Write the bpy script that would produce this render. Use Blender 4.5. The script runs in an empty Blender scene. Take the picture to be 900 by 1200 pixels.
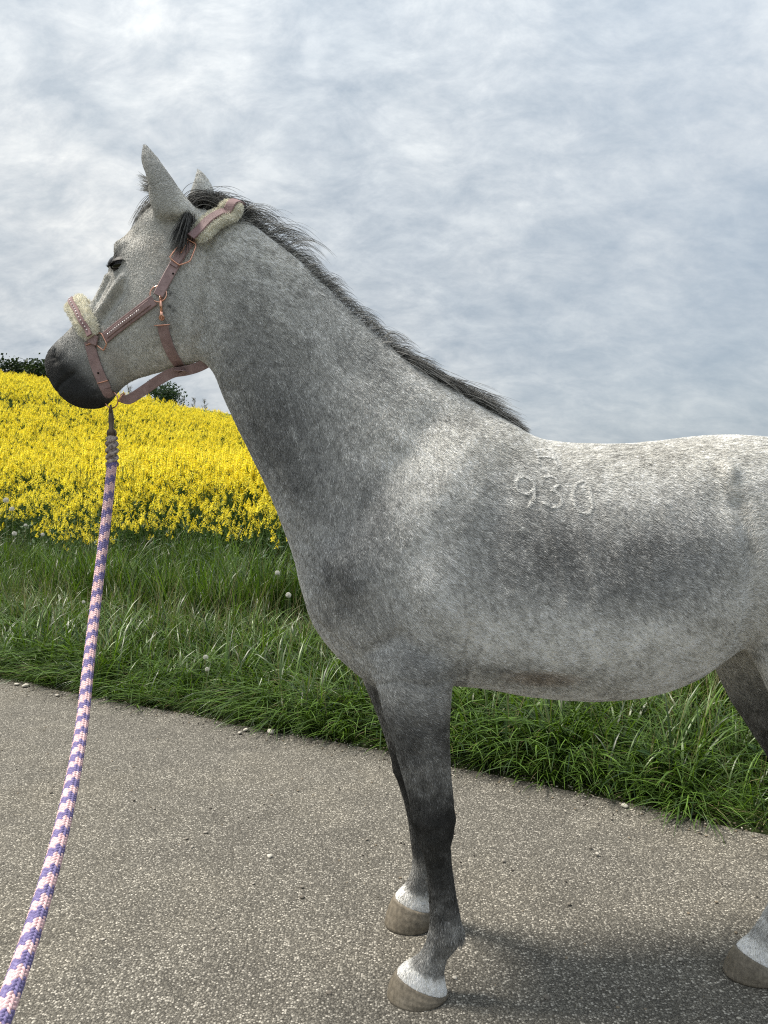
import bpy, bmesh, math, random
import numpy as np
from mathutils import Vector, Matrix, Quaternion, kdtree
from mathutils.bvhtree import BVHTree
from mathutils import noise as mnoise

R = math.radians
random.seed(7)
rng = np.random.default_rng(7)
scene = bpy.context.scene
col = scene.collection

# ------------------------------------------------------------------ camera
CAM_H, PITCH, FPX = 1.38, R(-2.54), 901.0
cam_data = bpy.data.cameras.new('camera')
cam = bpy.data.objects.new('camera', cam_data)
col.objects.link(cam)
cam.location = (0, 0, CAM_H)
cam.rotation_euler = (R(90) + PITCH, 0, 0)
cam_data.sensor_fit = 'VERTICAL'
cam_data.sensor_height = 36.0
cam_data.lens = 36.0 * FPX / 1200.0
cam_data.clip_start = 0.02
cam_data.clip_end = 9000
scene.camera = cam

# ------------------------------------------------------------------ light: thin bright cloud, veiled sun high on the left
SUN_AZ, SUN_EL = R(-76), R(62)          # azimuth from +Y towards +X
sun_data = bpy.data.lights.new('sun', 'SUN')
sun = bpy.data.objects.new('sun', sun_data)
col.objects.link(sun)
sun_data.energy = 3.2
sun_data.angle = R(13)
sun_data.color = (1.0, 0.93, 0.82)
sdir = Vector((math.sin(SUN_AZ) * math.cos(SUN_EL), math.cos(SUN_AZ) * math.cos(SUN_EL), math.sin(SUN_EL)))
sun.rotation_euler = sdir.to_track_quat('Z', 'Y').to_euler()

world = bpy.data.worlds.new('World')
scene.world = world
world.use_nodes = True
def build_sky():
    nt = world.node_tree
    N, L = nt.nodes, nt.links
    N.clear()
    out = N.new('ShaderNodeOutputWorld')
    bg = N.new('ShaderNodeBackground')
    bg.inputs['Strength'].default_value = 0.10
    L.new(bg.outputs[0], out.inputs[0])
    sky = N.new('ShaderNodeTexSky')
    sky.sky_type = 'NISHITA'
    sky.sun_disc = False
    sky.sun_elevation = SUN_EL
    sky.sun_rotation = SUN_AZ
    sky.air_density = 1.0
    sky.dust_density = 1.5
    tc = N.new('ShaderNodeTexCoord')
    sep = N.new('ShaderNodeSeparateXYZ')
    L.new(tc.outputs['Generated'], sep.inputs[0])
    # a flat cloud layer: direction / (z + small)
    zc = N.new('ShaderNodeMath'); zc.operation = 'MAXIMUM'; zc.inputs[1].default_value = 0.0
    L.new(sep.outputs['Z'], zc.inputs[0])
    za = N.new('ShaderNodeMath'); za.operation = 'ADD'; za.inputs[1].default_value = 0.62
    L.new(zc.outputs[0], za.inputs[0])
    def div(o):
        d = N.new('ShaderNodeMath'); d.operation = 'DIVIDE'
        L.new(o, d.inputs[0]); L.new(za.outputs[0], d.inputs[1]); return d.outputs[0]
    cmb = N.new('ShaderNodeCombineXYZ')
    L.new(div(sep.outputs['X']), cmb.inputs[0]); L.new(div(sep.outputs['Y']), cmb.inputs[1])
    def noise_tex(scale, detail, rough, dist, sx=1.0, sy=1.0, rot=0.0, off=(0, 0, 0)):
        mp = N.new('ShaderNodeMapping')
        mp.inputs['Scale'].default_value = (sx, sy, 1)
        mp.inputs['Rotation'].default_value = (0, 0, rot)
        mp.inputs['Location'].default_value = off
        L.new(cmb.outputs[0], mp.inputs[0])
        n = N.new('ShaderNodeTexNoise')
        n.inputs['Scale'].default_value = scale
        n.inputs['Detail'].default_value = detail
        n.inputs['Roughness'].default_value = rough
        n.inputs['Distortion'].default_value = dist
        L.new(mp.outputs[0], n.inputs['Vector'])
        return n.outputs['Fac']
    def ramp(v, stops):
        r = N.new('ShaderNodeValToRGB')
        cr = r.color_ramp
        while len(cr.elements) < len(stops): cr.elements.new(0.5)
        for e, (p, c) in zip(cr.elements, stops):
            e.position = p; e.color = (c[0], c[1], c[2], 1)
        L.new(v, r.inputs[0]); return r.outputs[0]
    def mix(f, a, b, typ='MIX'):
        m = N.new('ShaderNodeMix'); m.data_type = 'RGBA'; m.blend_type = typ
        if isinstance(f, float): m.inputs[0].default_value = f
        else: L.new(f, m.inputs[0])
        for s, v in ((6, a), (7, b)):
            if isinstance(v, tuple): m.inputs[s].default_value = (*v, 1)
            else: L.new(v, m.inputs[s])
        return m.outputs[2]
    big = noise_tex(1.5, 3, 0.5, 0.3, 1.0, 0.8, 0.5, (3.1, 1.7, 0))
    mid = noise_tex(4.6, 6, 0.58, 0.35, 1.0, 0.8, -0.5, (0.4, 7.7, 0))
    fine = noise_tex(13.0, 9, 0.66, 0.35, 0.8, 1.3, 0.75, (5.2, 2.3, 0))
    grain = noise_tex(26.0, 6, 0.65, 0.3, 0.75, 1.3, 0.6, (1.2, 4.3, 0))
    # cloud colours (sky radiance, scaled by the Background strength)
    body = ramp(big, [(0.32, (3.1, 3.46, 3.84)), (0.52, (3.75, 4.02, 4.26)), (0.70, (4.45, 4.62, 4.72))])
    relief = ramp(mid, [(0.32, (0.87, 0.895, 0.92)), (0.5, (1.0, 1.0, 1.0)), (0.66, (1.13, 1.11, 1.085))])
    ripple = ramp(fine, [(0.34, (0.82, 0.85, 0.88)), (0.5, (1.0, 1.0, 1.0)), (0.66, (1.20, 1.175, 1.14))])
    grit = ramp(grain, [(0.34, (0.91, 0.925, 0.94)), (0.5, (1.0, 1.0, 1.0)), (0.66, (1.09, 1.08, 1.065))])
    cl = mix(1.0, mix(1.0, mix(1.0, body, relief, 'MULTIPLY'), ripple, 'MULTIPLY'), grit, 'MULTIPLY')
    # thinner cloud to the right and low down lets the blue behind through
    lr = N.new('ShaderNodeMath'); lr.operation = 'MULTIPLY_ADD'
    L.new(sep.outputs['X'], lr.inputs[0]); lr.inputs[1].default_value = -1.4; lr.inputs[2].default_value = 0.58
    az = N.new('ShaderNodeMath'); az.operation = 'MULTIPLY_ADD'
    L.new(sep.outputs['Z'], az.inputs[0]); az.inputs[1].default_value = 0.55; L.new(lr.outputs[0], az.inputs[2])
    nn = N.new('ShaderNodeMath'); nn.operation = 'MULTIPLY_ADD'; nn.use_clamp = True
    L.new(mid, nn.inputs[0]); nn.inputs[1].default_value = 0.35; L.new(az.outputs[0], nn.inputs[2])
    cover = N.new('ShaderNodeMapRange'); cover.interpolation_type = 'SMOOTHSTEP'
    L.new(nn.outputs[0], cover.inputs[0])
    cover.inputs[1].default_value = 0.25; cover.inputs[2].default_value = 1.0
    cover.inputs[3].default_value = 0.50; cover.inputs[4].default_value = 0.97
    thin = mix(1.0, sky.outputs[0], (1.15, 1.12, 1.05), 'MULTIPLY')
    thin = mix(0.8, thin, (2.1, 2.6, 3.15))
    fin = mix(cover.outputs[0], thin, cl)
    # overcast sky, brighter overhead; rise shaped above the frame to lift ambient light
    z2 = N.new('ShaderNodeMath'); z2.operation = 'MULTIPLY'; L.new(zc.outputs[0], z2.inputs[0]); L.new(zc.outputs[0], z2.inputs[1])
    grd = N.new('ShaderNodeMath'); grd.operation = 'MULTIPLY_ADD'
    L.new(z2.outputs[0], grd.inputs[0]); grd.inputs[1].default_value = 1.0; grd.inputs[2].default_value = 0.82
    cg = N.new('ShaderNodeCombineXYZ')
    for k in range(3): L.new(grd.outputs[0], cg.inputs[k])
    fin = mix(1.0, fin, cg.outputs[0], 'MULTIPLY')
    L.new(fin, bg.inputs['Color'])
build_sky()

vs = scene.view_settings
vs.view_transform = 'Standard'
vs.look = 'None'
vs.exposure = 0.95
vs.gamma = 1.0
vs.use_curve_mapping = False
scene.cycles.use_denoising = False
scene.cycles.pixel_filter_type = 'BLACKMAN_HARRIS'
scene.cycles.filter_width = 1.15
scene.cycles.sample_clamp_indirect = 4.0
scene.cycles.max_bounces = 6
scene.cycles.transparent_max_bounces = 8

# ------------------------------------------------------------------ helpers
CP, SP = math.cos(PITCH), math.sin(PITCH)
def px_dir(px, py):
    x, u = (px - 450.0) / FPX, -(py - 600.0) / FPX
    return Vector((x, CP - u * SP, SP + u * CP))
def at(px, py, Y):
    """point that lies at depth Y in the direction measured in the photograph"""
    d = px_dir(px, py)
    return Vector((0, 0, CAM_H)) + d * (Y / d.y)
def on_ground(px, py, z=0.0):
    d = px_dir(px, py)
    return Vector((0, 0, CAM_H)) + d * ((z - CAM_H) / d.z)

def tag(o, label=None, cat=None, group=None, kind=None):
    if label: o['label'] = label
    if cat: o['category'] = cat
    if group: o['group'] = group
    if kind: o['kind'] = kind
    return o
def empty(name, loc, label=None, cat=None, group=None):
    o = bpy.data.objects.new(name, None)
    o.empty_display_size = 0.05
    o.location = loc
    col.objects.link(o)
    return tag(o, label, cat, group)
def mesh_obj(name, verts, faces, mat, parent=None, smooth=True, attrs=None):
    me = bpy.data.meshes.new(name)
    me.from_pydata([tuple(v) for v in verts], [], [tuple(f) for f in faces])
    if smooth: me.polygons.foreach_set('use_smooth', [True] * len(me.polygons))
    if mat: me.materials.append(mat)
    if attrs:
        for k, v in attrs.items():
            a = me.attributes.new(k, 'FLOAT_COLOR', 'POINT')
            a.data.foreach_set('color', np.asarray(v, np.float32).ravel())
    o = bpy.data.objects.new(name, me)
    col.objects.link(o)
    if parent:
        o.parent = parent
        o.matrix_parent_inverse = Matrix.Translation(-Vector(parent.location)) if parent.parent is None else Matrix.Identity(4)
    return o

class MB:
    """collects shapes into one mesh"""
    def __init__(s): s.v, s.f, s.m = [], [], []
    def add(s, verts, faces, mi=0):
        b = len(s.v)
        s.v += [tuple(v) for v in verts]
        s.f += [tuple(i + b for i in f) for f in faces]
        s.m += [mi] * len(faces)
    def tube(s, pts, rad, n=8, cap=True, mi=0, closed=False):
        pts = [Vector(p) for p in pts]
        if not hasattr(rad, '__len__'): rad = [rad] * len(pts)
        m = len(pts); rings = []; up = None
        for i, p in enumerate(pts):
            if closed: t = pts[(i + 1) % m] - pts[i - 1]
            else: t = pts[min(i + 1, m - 1)] - pts[max(i - 1, 0)]
            t.normalize()
            if up is None:
                up = t.orthogonal().normalized()
            up = (up - t * up.dot(t))
            up = up.normalized() if up.length > 1e-6 else t.orthogonal().normalized()
            b = t.cross(up)
            rings.append([p + (up * math.cos(a) + b * math.sin(a)) * rad[i] for a in [2 * math.pi * k / n for k in range(n)]])
        V = [v for r in rings for v in r]; F = []
        for i in range(m if closed else m - 1):
            j = (i + 1) % m
            for k in range(n):
                F.append((i * n + k, i * n + (k + 1) % n, j * n + (k + 1) % n, j * n + k))
        if cap and not closed:
            F.append(tuple(range(n))[::-1]); F.append(tuple((m - 1) * n + k for k in range(n)))
        s.add(V, F, mi)
    def ring(s, c, ax, rad, r, n=24, k=8, mi=0, sx=1.0):
        c = Vector(c); ax = Vector(ax).normalized(); u = ax.orthogonal().normalized(); w = ax.cross(u)
        s.tube([c + u * math.cos(2 * math.pi * i / n) * rad * sx + w * math.sin(2 * math.pi * i / n) * rad for i in range(n)], r, k, mi=mi, closed=True)
    def blob(s, c, rx, ry, rz, n=8, m=6, rot=None, mi=0):
        V = []; F = []; c = Vector(c)
        for i in range(m + 1):
            th = math.pi * i / m
            for k in range(n):
                ph = 2 * math.pi * k / n
                v = Vector((rx * math.sin(th) * math.cos(ph), ry * math.sin(th) * math.sin(ph), rz * math.cos(th)))
                if rot is not None: v = rot @ v
                V.append(c + v)
        for i in range(m):
            for k in range(n):
                F.append((i * n + k, (i + 1) * n + k, (i + 1) * n + (k + 1) % n, i * n + (k + 1) % n))
        s.add(V, F, mi)
    def build(s, name, mat, parent=None, smooth=True):
        o = mesh_obj(name, s.v, s.f, None, parent, smooth)
        for m_ in (mat if isinstance(mat, (list, tuple)) else [mat]): o.data.materials.append(m_)
        if any(s.m): o.data.polygons.foreach_set('material_index', s.m)
        return o

class Mat:
    """small node-material helper"""
    def __init__(s, name, rough=0.7, spec=0.3, color=(0.5, 0.5, 0.5)):
        s.m = bpy.data.materials.new(name); s.m.use_nodes = True
        s.nt = s.m.node_tree; s.N = s.nt.nodes; s.L = s.nt.links
        s.b = s.N['Principled BSDF']
        s.b.inputs['Roughness'].default_value = rough
        s.b.inputs['Specular IOR Level'].default_value = spec
        s.b.inputs['Base Color'].default_value = (*color, 1)
    def coord(s, kind='Object', scale=(1, 1, 1), rot=(0, 0, 0)):
        t = s.N.new('ShaderNodeTexCoord'); mp = s.N.new('ShaderNodeMapping')
        mp.inputs['Scale'].default_value = scale; mp.inputs['Rotation'].default_value = rot
        s.L.new(t.outputs[kind], mp.inputs[0]); return mp.outputs[0]
    def noise(s, vec, scale, detail=4, rough=0.55, dist=0.0, out='Fac'):
        n = s.N.new('ShaderNodeTexNoise')
        n.inputs['Scale'].default_value = scale; n.inputs['Detail'].default_value = detail
        n.inputs['Roughness'].default_value = rough; n.inputs['Distortion'].default_value = dist
        if vec is not None: s.L.new(vec, n.inputs['Vector'])
        return n.outputs[out]
    def voronoi(s, vec, scale, feature='F1', out='Distance', rnd=1.0):
        n = s.N.new('ShaderNodeTexVoronoi'); n.feature = feature
        n.inputs['Scale'].default_value = scale; n.inputs['Randomness'].default_value = rnd
        if vec is not None: s.L.new(vec, n.inputs['Vector'])
        return n.outputs[out]
    def ramp(s, v, stops, interp='LINEAR'):
        r = s.N.new('ShaderNodeValToRGB'); cr = r.color_ramp; cr.interpolation = interp
        while len(cr.elements) < len(stops): cr.elements.new(0.5)
        for e, (p, c) in zip(cr.elements, stops):
            e.position = p
            c = c if hasattr(c, '__len__') else (c, c, c)
            e.color = (*c, 1)
        s.L.new(v, r.inputs[0]); return r.outputs[0]
    def mix(s, f, a, b, typ='MIX'):
        m = s.N.new('ShaderNodeMix'); m.data_type = 'RGBA'; m.blend_type = typ
        if isinstance(f, (float, int)): m.inputs[0].default_value = f
        else: s.L.new(f, m.inputs[0])
        for k, v in ((6, a), (7, b)):
            if isinstance(v, tuple): m.inputs[k].default_value = (*v, 1)
            else: s.L.new(v, m.inputs[k])
        return m.outputs[2]
    def math(s, op, a, b=None, c=None, clamp=False):
        m = s.N.new('ShaderNodeMath'); m.operation = op; m.use_clamp = clamp
        for k, v in enumerate((a, b, c)):
            if v is None: continue
            if isinstance(v, (float, int)): m.inputs[k].default_value = v
            else: s.L.new(v, m.inputs[k])
        return m.outputs[0]
    def attr(s, name, out='Color'):
        n = s.N.new('ShaderNodeAttribute'); n.attribute_name = name; return n.outputs[out]
    def rand(s):
        n = s.N.new('ShaderNodeObjectInfo'); return n.outputs['Random']
    def bump(s, h, strength=0.5, dist=0.01, normal=None):
        n = s.N.new('ShaderNodeBump'); n.inputs['Strength'].default_value = strength; n.inputs['Distance'].default_value = dist
        s.L.new(h, n.inputs['Height'])
        if normal: s.L.new(normal, n.inputs['Normal'])
        return n.outputs[0]
    def set(s, **kw):
        for k, v in kw.items():
            k = k.replace('_', ' ')
            if isinstance(v, (float, int)): s.b.inputs[k].default_value = v
            elif isinstance(v, tuple): s.b.inputs[k].default_value = (*v, 1)
            else: s.L.new(v, s.b.inputs[k])
        return s.m
# ------------------------------------------------------------------ road and terrain
EDGE_PX = [(0, 793), (110, 815), (233, 836), (330, 855), (440, 873), (530, 893), (630, 912), (747, 938), (827, 957), (900, 971)]
EDGE = [on_ground(*p) for p in EDGE_PX]
# the kerbless road edge, carried on at both ends: bending away to the left, straight on to the right
d0 = (EDGE[0] - EDGE[3]).normalized(); d1 = (EDGE[-1] - EDGE[-4]).normalized()
pts = []
p = EDGE[0].copy(); d = d0.copy(); ext = []
for i in range(60):
    st = 1.0 + i * .25
    p = p + d * st; ext.append(p.copy())
pts = ext[::-1] + EDGE
p = EDGE[-1].copy()
for i in range(50):
    p = p + d1 * (1.0 + i * .25); pts.append(p.copy())
EDGE_W = np.array([(q.x, q.y) for q in pts])
def road_uv(XY):
    """distance v from the road edge (+ on the field side) and running length u, for points (n,2)"""
    XY = np.atleast_2d(XY); best = np.full(len(XY), 1e18); v = np.zeros(len(XY)); u = np.zeros(len(XY))
    L0 = 0.0; i0 = 60
    seg = np.diff(EDGE_W, axis=0); ln = np.linalg.norm(seg, axis=1); cum = np.concatenate([[0], np.cumsum(ln)]); cum = cum - cum[64]
    for i in range(len(seg)):
        a = EDGE_W[i]; s = seg[i]
        t = np.clip(((XY - a) @ s) / (ln[i] ** 2), 0, 1)
        q = XY - (a + t[:, None] * s); dd = (q ** 2).sum(1)
        m = dd < best
        sgn = np.sign(s[0] * q[:, 1] - s[1] * q[:, 0])
        best = np.where(m, dd, best); v = np.where(m, sgn * np.sqrt(dd), v); u = np.where(m, cum[i] + t * ln[i], u)
    return u, v
ROAD_W = 5.2
def sstep(x, a, b):
    t = np.clip((x - a) / (b - a), 0, 1); return t * t * (3 - 2 * t)
RIDGE_V = 15.0
def ground_z(XY):
    XY = np.atleast_2d(np.asarray(XY, float)); u, v = road_uv(XY)
    z = np.where(v > 0, -.012 + .03 * sstep(v, 0, .25) + .26 * sstep(v, .25, 2.6), -.03 - .02 * sstep(-v, ROAD_W, ROAD_W + 3))
    # the field climbs away from the road and to the left, over a rounded crest
    t = np.clip((v - 2.2) / (RIDGE_V - 2.2), 0, None)
    rise = .2 + .195 * np.log1p(np.exp(np.clip((-(u + 6.5)) / 3.0, -30, 30))) * 3.0
    rise = np.minimum(rise, 12)
    prof = np.where(t < 1, 1 - (1 - np.minimum(t, 1)) ** 1.35, np.maximum(1 - .035 * (t - 1), .55))
    z = z + np.where(v > 2.2, rise * prof, 0)
    far = np.hypot(XY[:, 0], XY[:, 1])
    z = z + np.where(v > 0, 1, 0) * sstep(far, 90, 420) * 11 * (0.55 - .45 * np.tanh(XY[:, 0] / 160))
    z = z + .012 * vnoise2(XY * 1.7) * sstep(v, .2, 1.2)
    return z
def vnoise2(P):
    P = np.asarray(P); i = np.floor(P).astype(np.int64); f = P - i; f = f * f * (3 - 2 * f)
    def h(a, b):
        x = ((i[:, 0] + a) * 374761393 + (i[:, 1] + b) * 668265263) & 0x7fffffff
        x = ((x ^ (x >> 13)) * 1274126177) & 0x7fffffff
        return ((x ^ (x >> 16)) & 0xffff) / 32767.5 - 1
    return (h(0, 0) * (1 - f[:, 0]) + h(1, 0) * f[:, 0]) * (1 - f[:, 1]) + (h(0, 1) * (1 - f[:, 0]) + h(1, 1) * f[:, 0]) * f[:, 1]

def build_ground():
    rs = np.concatenate([np.linspace(.5, 14, 55), np.geomspace(14.4, 60, 46), np.geomspace(63, 4000, 34)])
    na = 220; A = np.linspace(0, 2 * np.pi, na, endpoint=False)
    X = np.outer(rs, np.sin(A)).ravel(); Y = np.outer(rs, np.cos(A)).ravel()
    XY = np.concatenate([[[0, 0]], np.stack([X, Y], 1)])
    Z = ground_z(XY)
    V = np.concatenate([XY, Z[:, None]], 1)
    F = [(0, 1 + (i + 1) % na, 1 + i) for i in range(na)]
    for j in range(len(rs) - 1):
        for i in range(na):
            a = 1 + j * na; b = a + na; k = (i + 1) % na
            F.append((a + i, a + k, b + k, b + i))
    m = Mat('soil_and_moss', .95, .1)
    v = m.coord('Object')
    c = m.ramp(m.noise(v, 3.5, 6, .6), [(.3, (.018, .022, .010)), (.55, (.035, .045, .016)), (.75, (.07, .062, .035))])
    # beyond the crest lies meadow
    ln = m.N.new('ShaderNodeVectorMath'); ln.operation = 'LENGTH'; m.L.new(v, ln.inputs[0])
    fr = m.math('MULTIPLY_ADD', ln.outputs['Value'], 1 / 30., -1.6, clamp=True)
    c = m.mix(fr, c, m.ramp(m.noise(v, .05, 4, .6), [(.35, (.045, .085, .022)), (.6, (.09, .13, .035))]))
    m.set(Base_Color=c, Normal=m.bump(m.noise(v, 30, 5, .6), .6, .02))
    return tag(mesh_obj('ground', V, F, m.m), kind='structure')
build_ground()

def build_road():
    # cross strips between the field-side edge and the far edge behind the viewer
    E = EDGE_W; n = len(E); seg = np.gradient(E, axis=0); seg /= np.linalg.norm(seg, axis=1)[:, None]
    nr = np.stack([seg[:, 1], -seg[:, 0]], 1)           # away from the field
    # finer points near the viewer
    cum = np.concatenate([[0], np.cumsum(np.linalg.norm(np.diff(E, axis=0), axis=1))])
    c0, c1 = cum[57], cum[78]
    s = np.concatenate([np.linspace(0, c0, 30, endpoint=False), np.arange(c0, c1, .05), np.linspace(c1, cum[-1], 30)])
    ex = np.interp(s, cum, E[:, 0]); ey = np.interp(s, cum, E[:, 1])
    nx = np.interp(s, cum, nr[:, 0]); ny = np.interp(s, cum, nr[:, 1])
    wob = .035 * vnoise2(np.stack([s * 2.2, s * 0], 1)) + .02 * vnoise2(np.stack([s * 7, s * 0 + 3.3], 1))
    cols = [0, .03, .10, .3, 1, 2, 3.2, 4.4, ROAD_W]
    V = []; F = []
    for i in range(len(s)):
        for j, c in enumerate(cols):
            off = c + (wob[i] if j < 3 else 0)
            z = (-.02, -.004, 0, .002, .008, .014, .014, .008, -.004)[j]
            V.append((ex[i] + nx[i] * off, ey[i] + ny[i] * off, z - .008 * (1 if j > 2 else 0)))
    k = len(cols)
    for i in range(len(s) - 1):
        for j in range(k - 1): F.append((i * k + j, i * k + j + 1, (i + 1) * k + j + 1, (i + 1) * k + j))
    m = Mat('worn_chip_asphalt', .86, .25)
    v = m.coord('Object')
    w1 = m.mix(.12, v, m.noise(v, 60, 2, .5, out='Color'))
    chip_c = m.voronoi(v, 150, 'F1', 'Color'); chip_d = m.voronoi(v, 150, 'F1', 'Distance')
    sp = m.N.new('ShaderNodeSeparateColor'); m.L.new(chip_c, sp.inputs[0])
    tone = m.ramp(sp.outputs[0], [(0, (.03, .028, .025)), (.2, (.09, .084, .072)), (.55, (.178, .166, .140)), (.8, (.31, .290, .248)), (1, (.66, .62, .54))])
    tar = (.04, .037, .032)
    gap = m.ramp(chip_d, [(.36, 0), (.62, 1)])
    base = m.mix(gap, tone, tar)
    fine_c = m.voronoi(v, 420, 'F1', 'Color'); sf = m.N.new('ShaderNodeSeparateColor'); m.L.new(fine_c, sf.inputs[0])
    base = m.mix(.3, base, m.ramp(sf.outputs[1], [(0, (.06, .055, .046)), (.5, (.19, .175, .14)), (1, (.44, .41, .35))]))
    big = m.noise(v, 1.1, 5, .6); med = m.noise(v, 6, 5, .65)
    base = m.mix(1., base, m.ramp(big, [(.3, (.86, .86, .87)), (.5, (1, 1, 1)), (.72, (1.14, 1.12, 1.08))]), 'MULTIPLY')
    base = m.mix(1., base, m.ramp(med, [(.3, .84), (.5, 1.0), (.7, 1.12)]), 'MULTIPLY')
    # small dark pits in scattered clusters
    pits = m.ramp(m.voronoi(v, 38, 'F1', 'Distance'), [(.05, .35), (.13, 1)])
    pm = m.ramp(m.noise(v, 9, 3, .6), [(.58, 1), (.66, 0)])
    pits = m.mix(pm, pits, (1., 1., 1.))
    base = m.mix(1., base, pits, 'MULTIPLY')
    h = m.math('ADD', m.math('MULTIPLY', m.math('SUBTRACT', 1., chip_d), .8), m.math('MULTIPLY', sf.outputs[0], .25))
    m.set(Base_Color=base, Normal=m.bump(h, .9, .006))
    return tag(mesh_obj('road', V, F, m.m), kind='structure')
build_road()
# ------------------------------------------------------------------ the horse
HEAD_YAW = R(8)
Y0 = 2.15                                  # middle plane of the trunk
LAT_HEAD = Vector((math.sin(HEAD_YAW), math.cos(HEAD_YAW), 0))
POLL = at(232, 240, 2.10)
def head_at(px, py, lat=0.0):
    """point of the head's middle plane (which turns a little away), moved sideways by lat (+ = far side)"""
    Y = 2.10
    for _ in range(8):
        p = at(px, py, Y)
        Y = POLL.y + (POLL.x - p.x) * math.tan(HEAD_YAW)
    return at(px, py, Y) + LAT_HEAD * lat

def section(A, B, w, lat, n=28, p=0.85, k=0.0):
    """closed ring between A (top or front) and B (bottom or back); w half width along lat; k<0 widens the B side"""
    c = (A + B) / 2; h = (A - B) / 2
    out = []
    for i in range(n):
        th = 2 * math.pi * i / n
        s_, c_ = math.sin(th), math.cos(th)
        out.append(c + h * c_ + lat * (w * math.copysign(abs(s_) ** p, s_) * (1 + k * c_)))
    return out
def loft(rings, mb):
    n = len(rings[0]); V = [v for r in rings for v in r]; F = []
    for i in range(len(rings) - 1):
        for j in range(n):
            F.append((i * n + j, i * n + (j + 1) % n, (i + 1) * n + (j + 1) % n, (i + 1) * n + j))
    F.append(tuple(range(n))[::-1]); F.append(tuple((len(rings) - 1) * n + j for j in range(n)))
    mb.add(V, F)
def catmull(rows, sub=4):
    """smooth interpolation of station rows (tuples of numbers)"""
    A = np.array(rows, float); n = len(A); out = []
    for i in range(n - 1):
        p0, p1, p2, p3 = A[max(i - 1, 0)], A[i], A[i + 1], A[min(i + 2, n - 1)]
        for s_ in range(sub):
            t = s_ / sub
            out.append(0.5 * (2 * p1 + (p2 - p0) * t + (2 * p0 - 5 * p1 + 4 * p2 - p3) * t * t + (3 * p1 - p0 - 3 * p2 + p3) * t ** 3))
    out.append(A[-1]); return out
YL = Vector((0, 1, 0))

# rows: top px, top py, bottom px, bottom py, half width, centre depth, p, k
TRUNK = [
 (352, 664, 357, 700, .05, 2.15, .9, 0), (366, 610, 372, 738, .125, 2.15, .9, 0), (405, 560, 408, 778, .185, 2.15, .85, 0),
 (458, 530, 452, 806, .212, 2.15, .8, -.03), (520, 486, 515, 799, .222, 2.15, .8, -.12), (582, 486, 570, 803, .228, 2.15, .85, -.22),
 (632, 514, 620, 811, .25, 2.15, .85, -.18), (700, 520, 690, 815.5, .275, 2.15, .82, -.10), (760, 518, 750, 808.5, .282, 2.15, .8, -.06),
 (820, 511, 800, 790, .278, 2.15, .78, -.02), (868, 510, 845, 757, .268, 2.15, .78, 0), (915, 517, 890, 742, .268, 2.15, .78, 0),
 (970, 536, 950, 752, .25, 2.15, .8, 0), (1025, 572, 1010, 740, .2, 2.15, .85, 0), (1062, 625, 1058, 705, .1, 2.15, .9, 0)]
NECK = [
 (238, 240, 226, 420, .062, 2.11, .9, -.1), (283, 255, 249, 434, .074, 2.115, .9, -.12), (318, 279, 264, 470, .08, 2.12, .9, -.14),
 (354, 307, 283, 511, .088, 2.13, .9, -.16), (394, 345, 304, 554, .1, 2.14, .88, -.18), (438, 388, 326, 602, .122, 2.15, .86, -.2),
 (490, 428, 344, 648, .148, 2.15, .85, -.22), (545, 462, 358, 700, .172, 2.15, .85, -.22), (600, 496, 390, 750, .185, 2.15, .85, -.2)]
HEAD = [
 (214, 226, 246, 262, .04, .9, 0), (196, 232, 252, 300, .062, .85, 0), (172, 253, 250, 345, .08, .8, .05), (149, 282, 247, 385, .092, .72, .08),
 (138, 304, 240, 417, .093, .72, .06), (128, 326, 222, 425, .084, .75, .0), (118, 343, 202, 430, .072, .78, -.05), (106, 359, 182, 437, .062, .8, -.08),
 (94, 374, 164, 443, .055, .82, -.06), (81, 388, 149, 450, .05, .82, 0), (69, 400, 137, 461, .05, .8, .05), (59, 411, 129, 472, .052, .78, .06),
 (55, 423, 120, 478, .051, .8, .05), (57, 437, 107, 480.5, .045, .85, 0), (63, 450, 92, 478, .036, .9, 0), (70, 460, 80, 471, .018, 1, 0)]
def leg(rows, mb, n=20):
    rings = []
    for r in catmull(rows, 3):
        A, B = at(r[0], r[1], r[5]), at(r[2], r[3], r[5])
        rings.append(section(A, B, r[4], YL, n, .9, 0))
    loft(rings, mb)
FORE_NEAR = [
 (428, 690, 575, 680, .06, 2.03), (424, 745, 556, 740, .075, 2.02), (433, 782, 538, 780, .075, 2.01), (442, 808, 531, 802, .068, 2.0), (453, 845, 528, 840, .06, 1.99),
 (467, 895, 528.5, 890, .051, 1.99), (478, 932, 531, 930, .046, 1.99), (484, 965, 533, 965, .045, 1.99), (490, 988, 530, 990, .038, 1.99),
 (498, 1010, 529, 1011, .030, 1.99), (502, 1050, 534, 1045, .028, 1.99), (503, 1080, 540, 1074, .032, 1.99), (501, 1098, 542, 1098, .036, 1.99),
 (491, 1118, 525, 1122, .031, 1.99), (475, 1129, 520, 1141, .037, 1.99), (465, 1138, 524, 1163, .045, 1.99), (463, 1146, 524, 1169, .043, 1.99)]
FORE_FAR = [
 (418, 700, 520, 700, .07, 2.26), (420, 760, 510, 760, .07, 2.27), (424, 795, 503, 792, .066, 2.28), (440, 833, 503, 830, .056, 2.29), (453, 872, 505, 870, .047, 2.30),
 (463, 906, 506, 906, .045, 2.31), (471, 932, 505, 934, .037, 2.31), (477, 955, 503, 956, .03, 2.31), (482, 990, 509, 988, .029, 2.32),
 (484, 1012, 515, 1012, .035, 2.32), (476, 1034, 504, 1038, .031, 2.32), (463, 1049, 506, 1065, .044, 2.32), (462, 1056, 506, 1071, .042, 2.32)]
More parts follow.
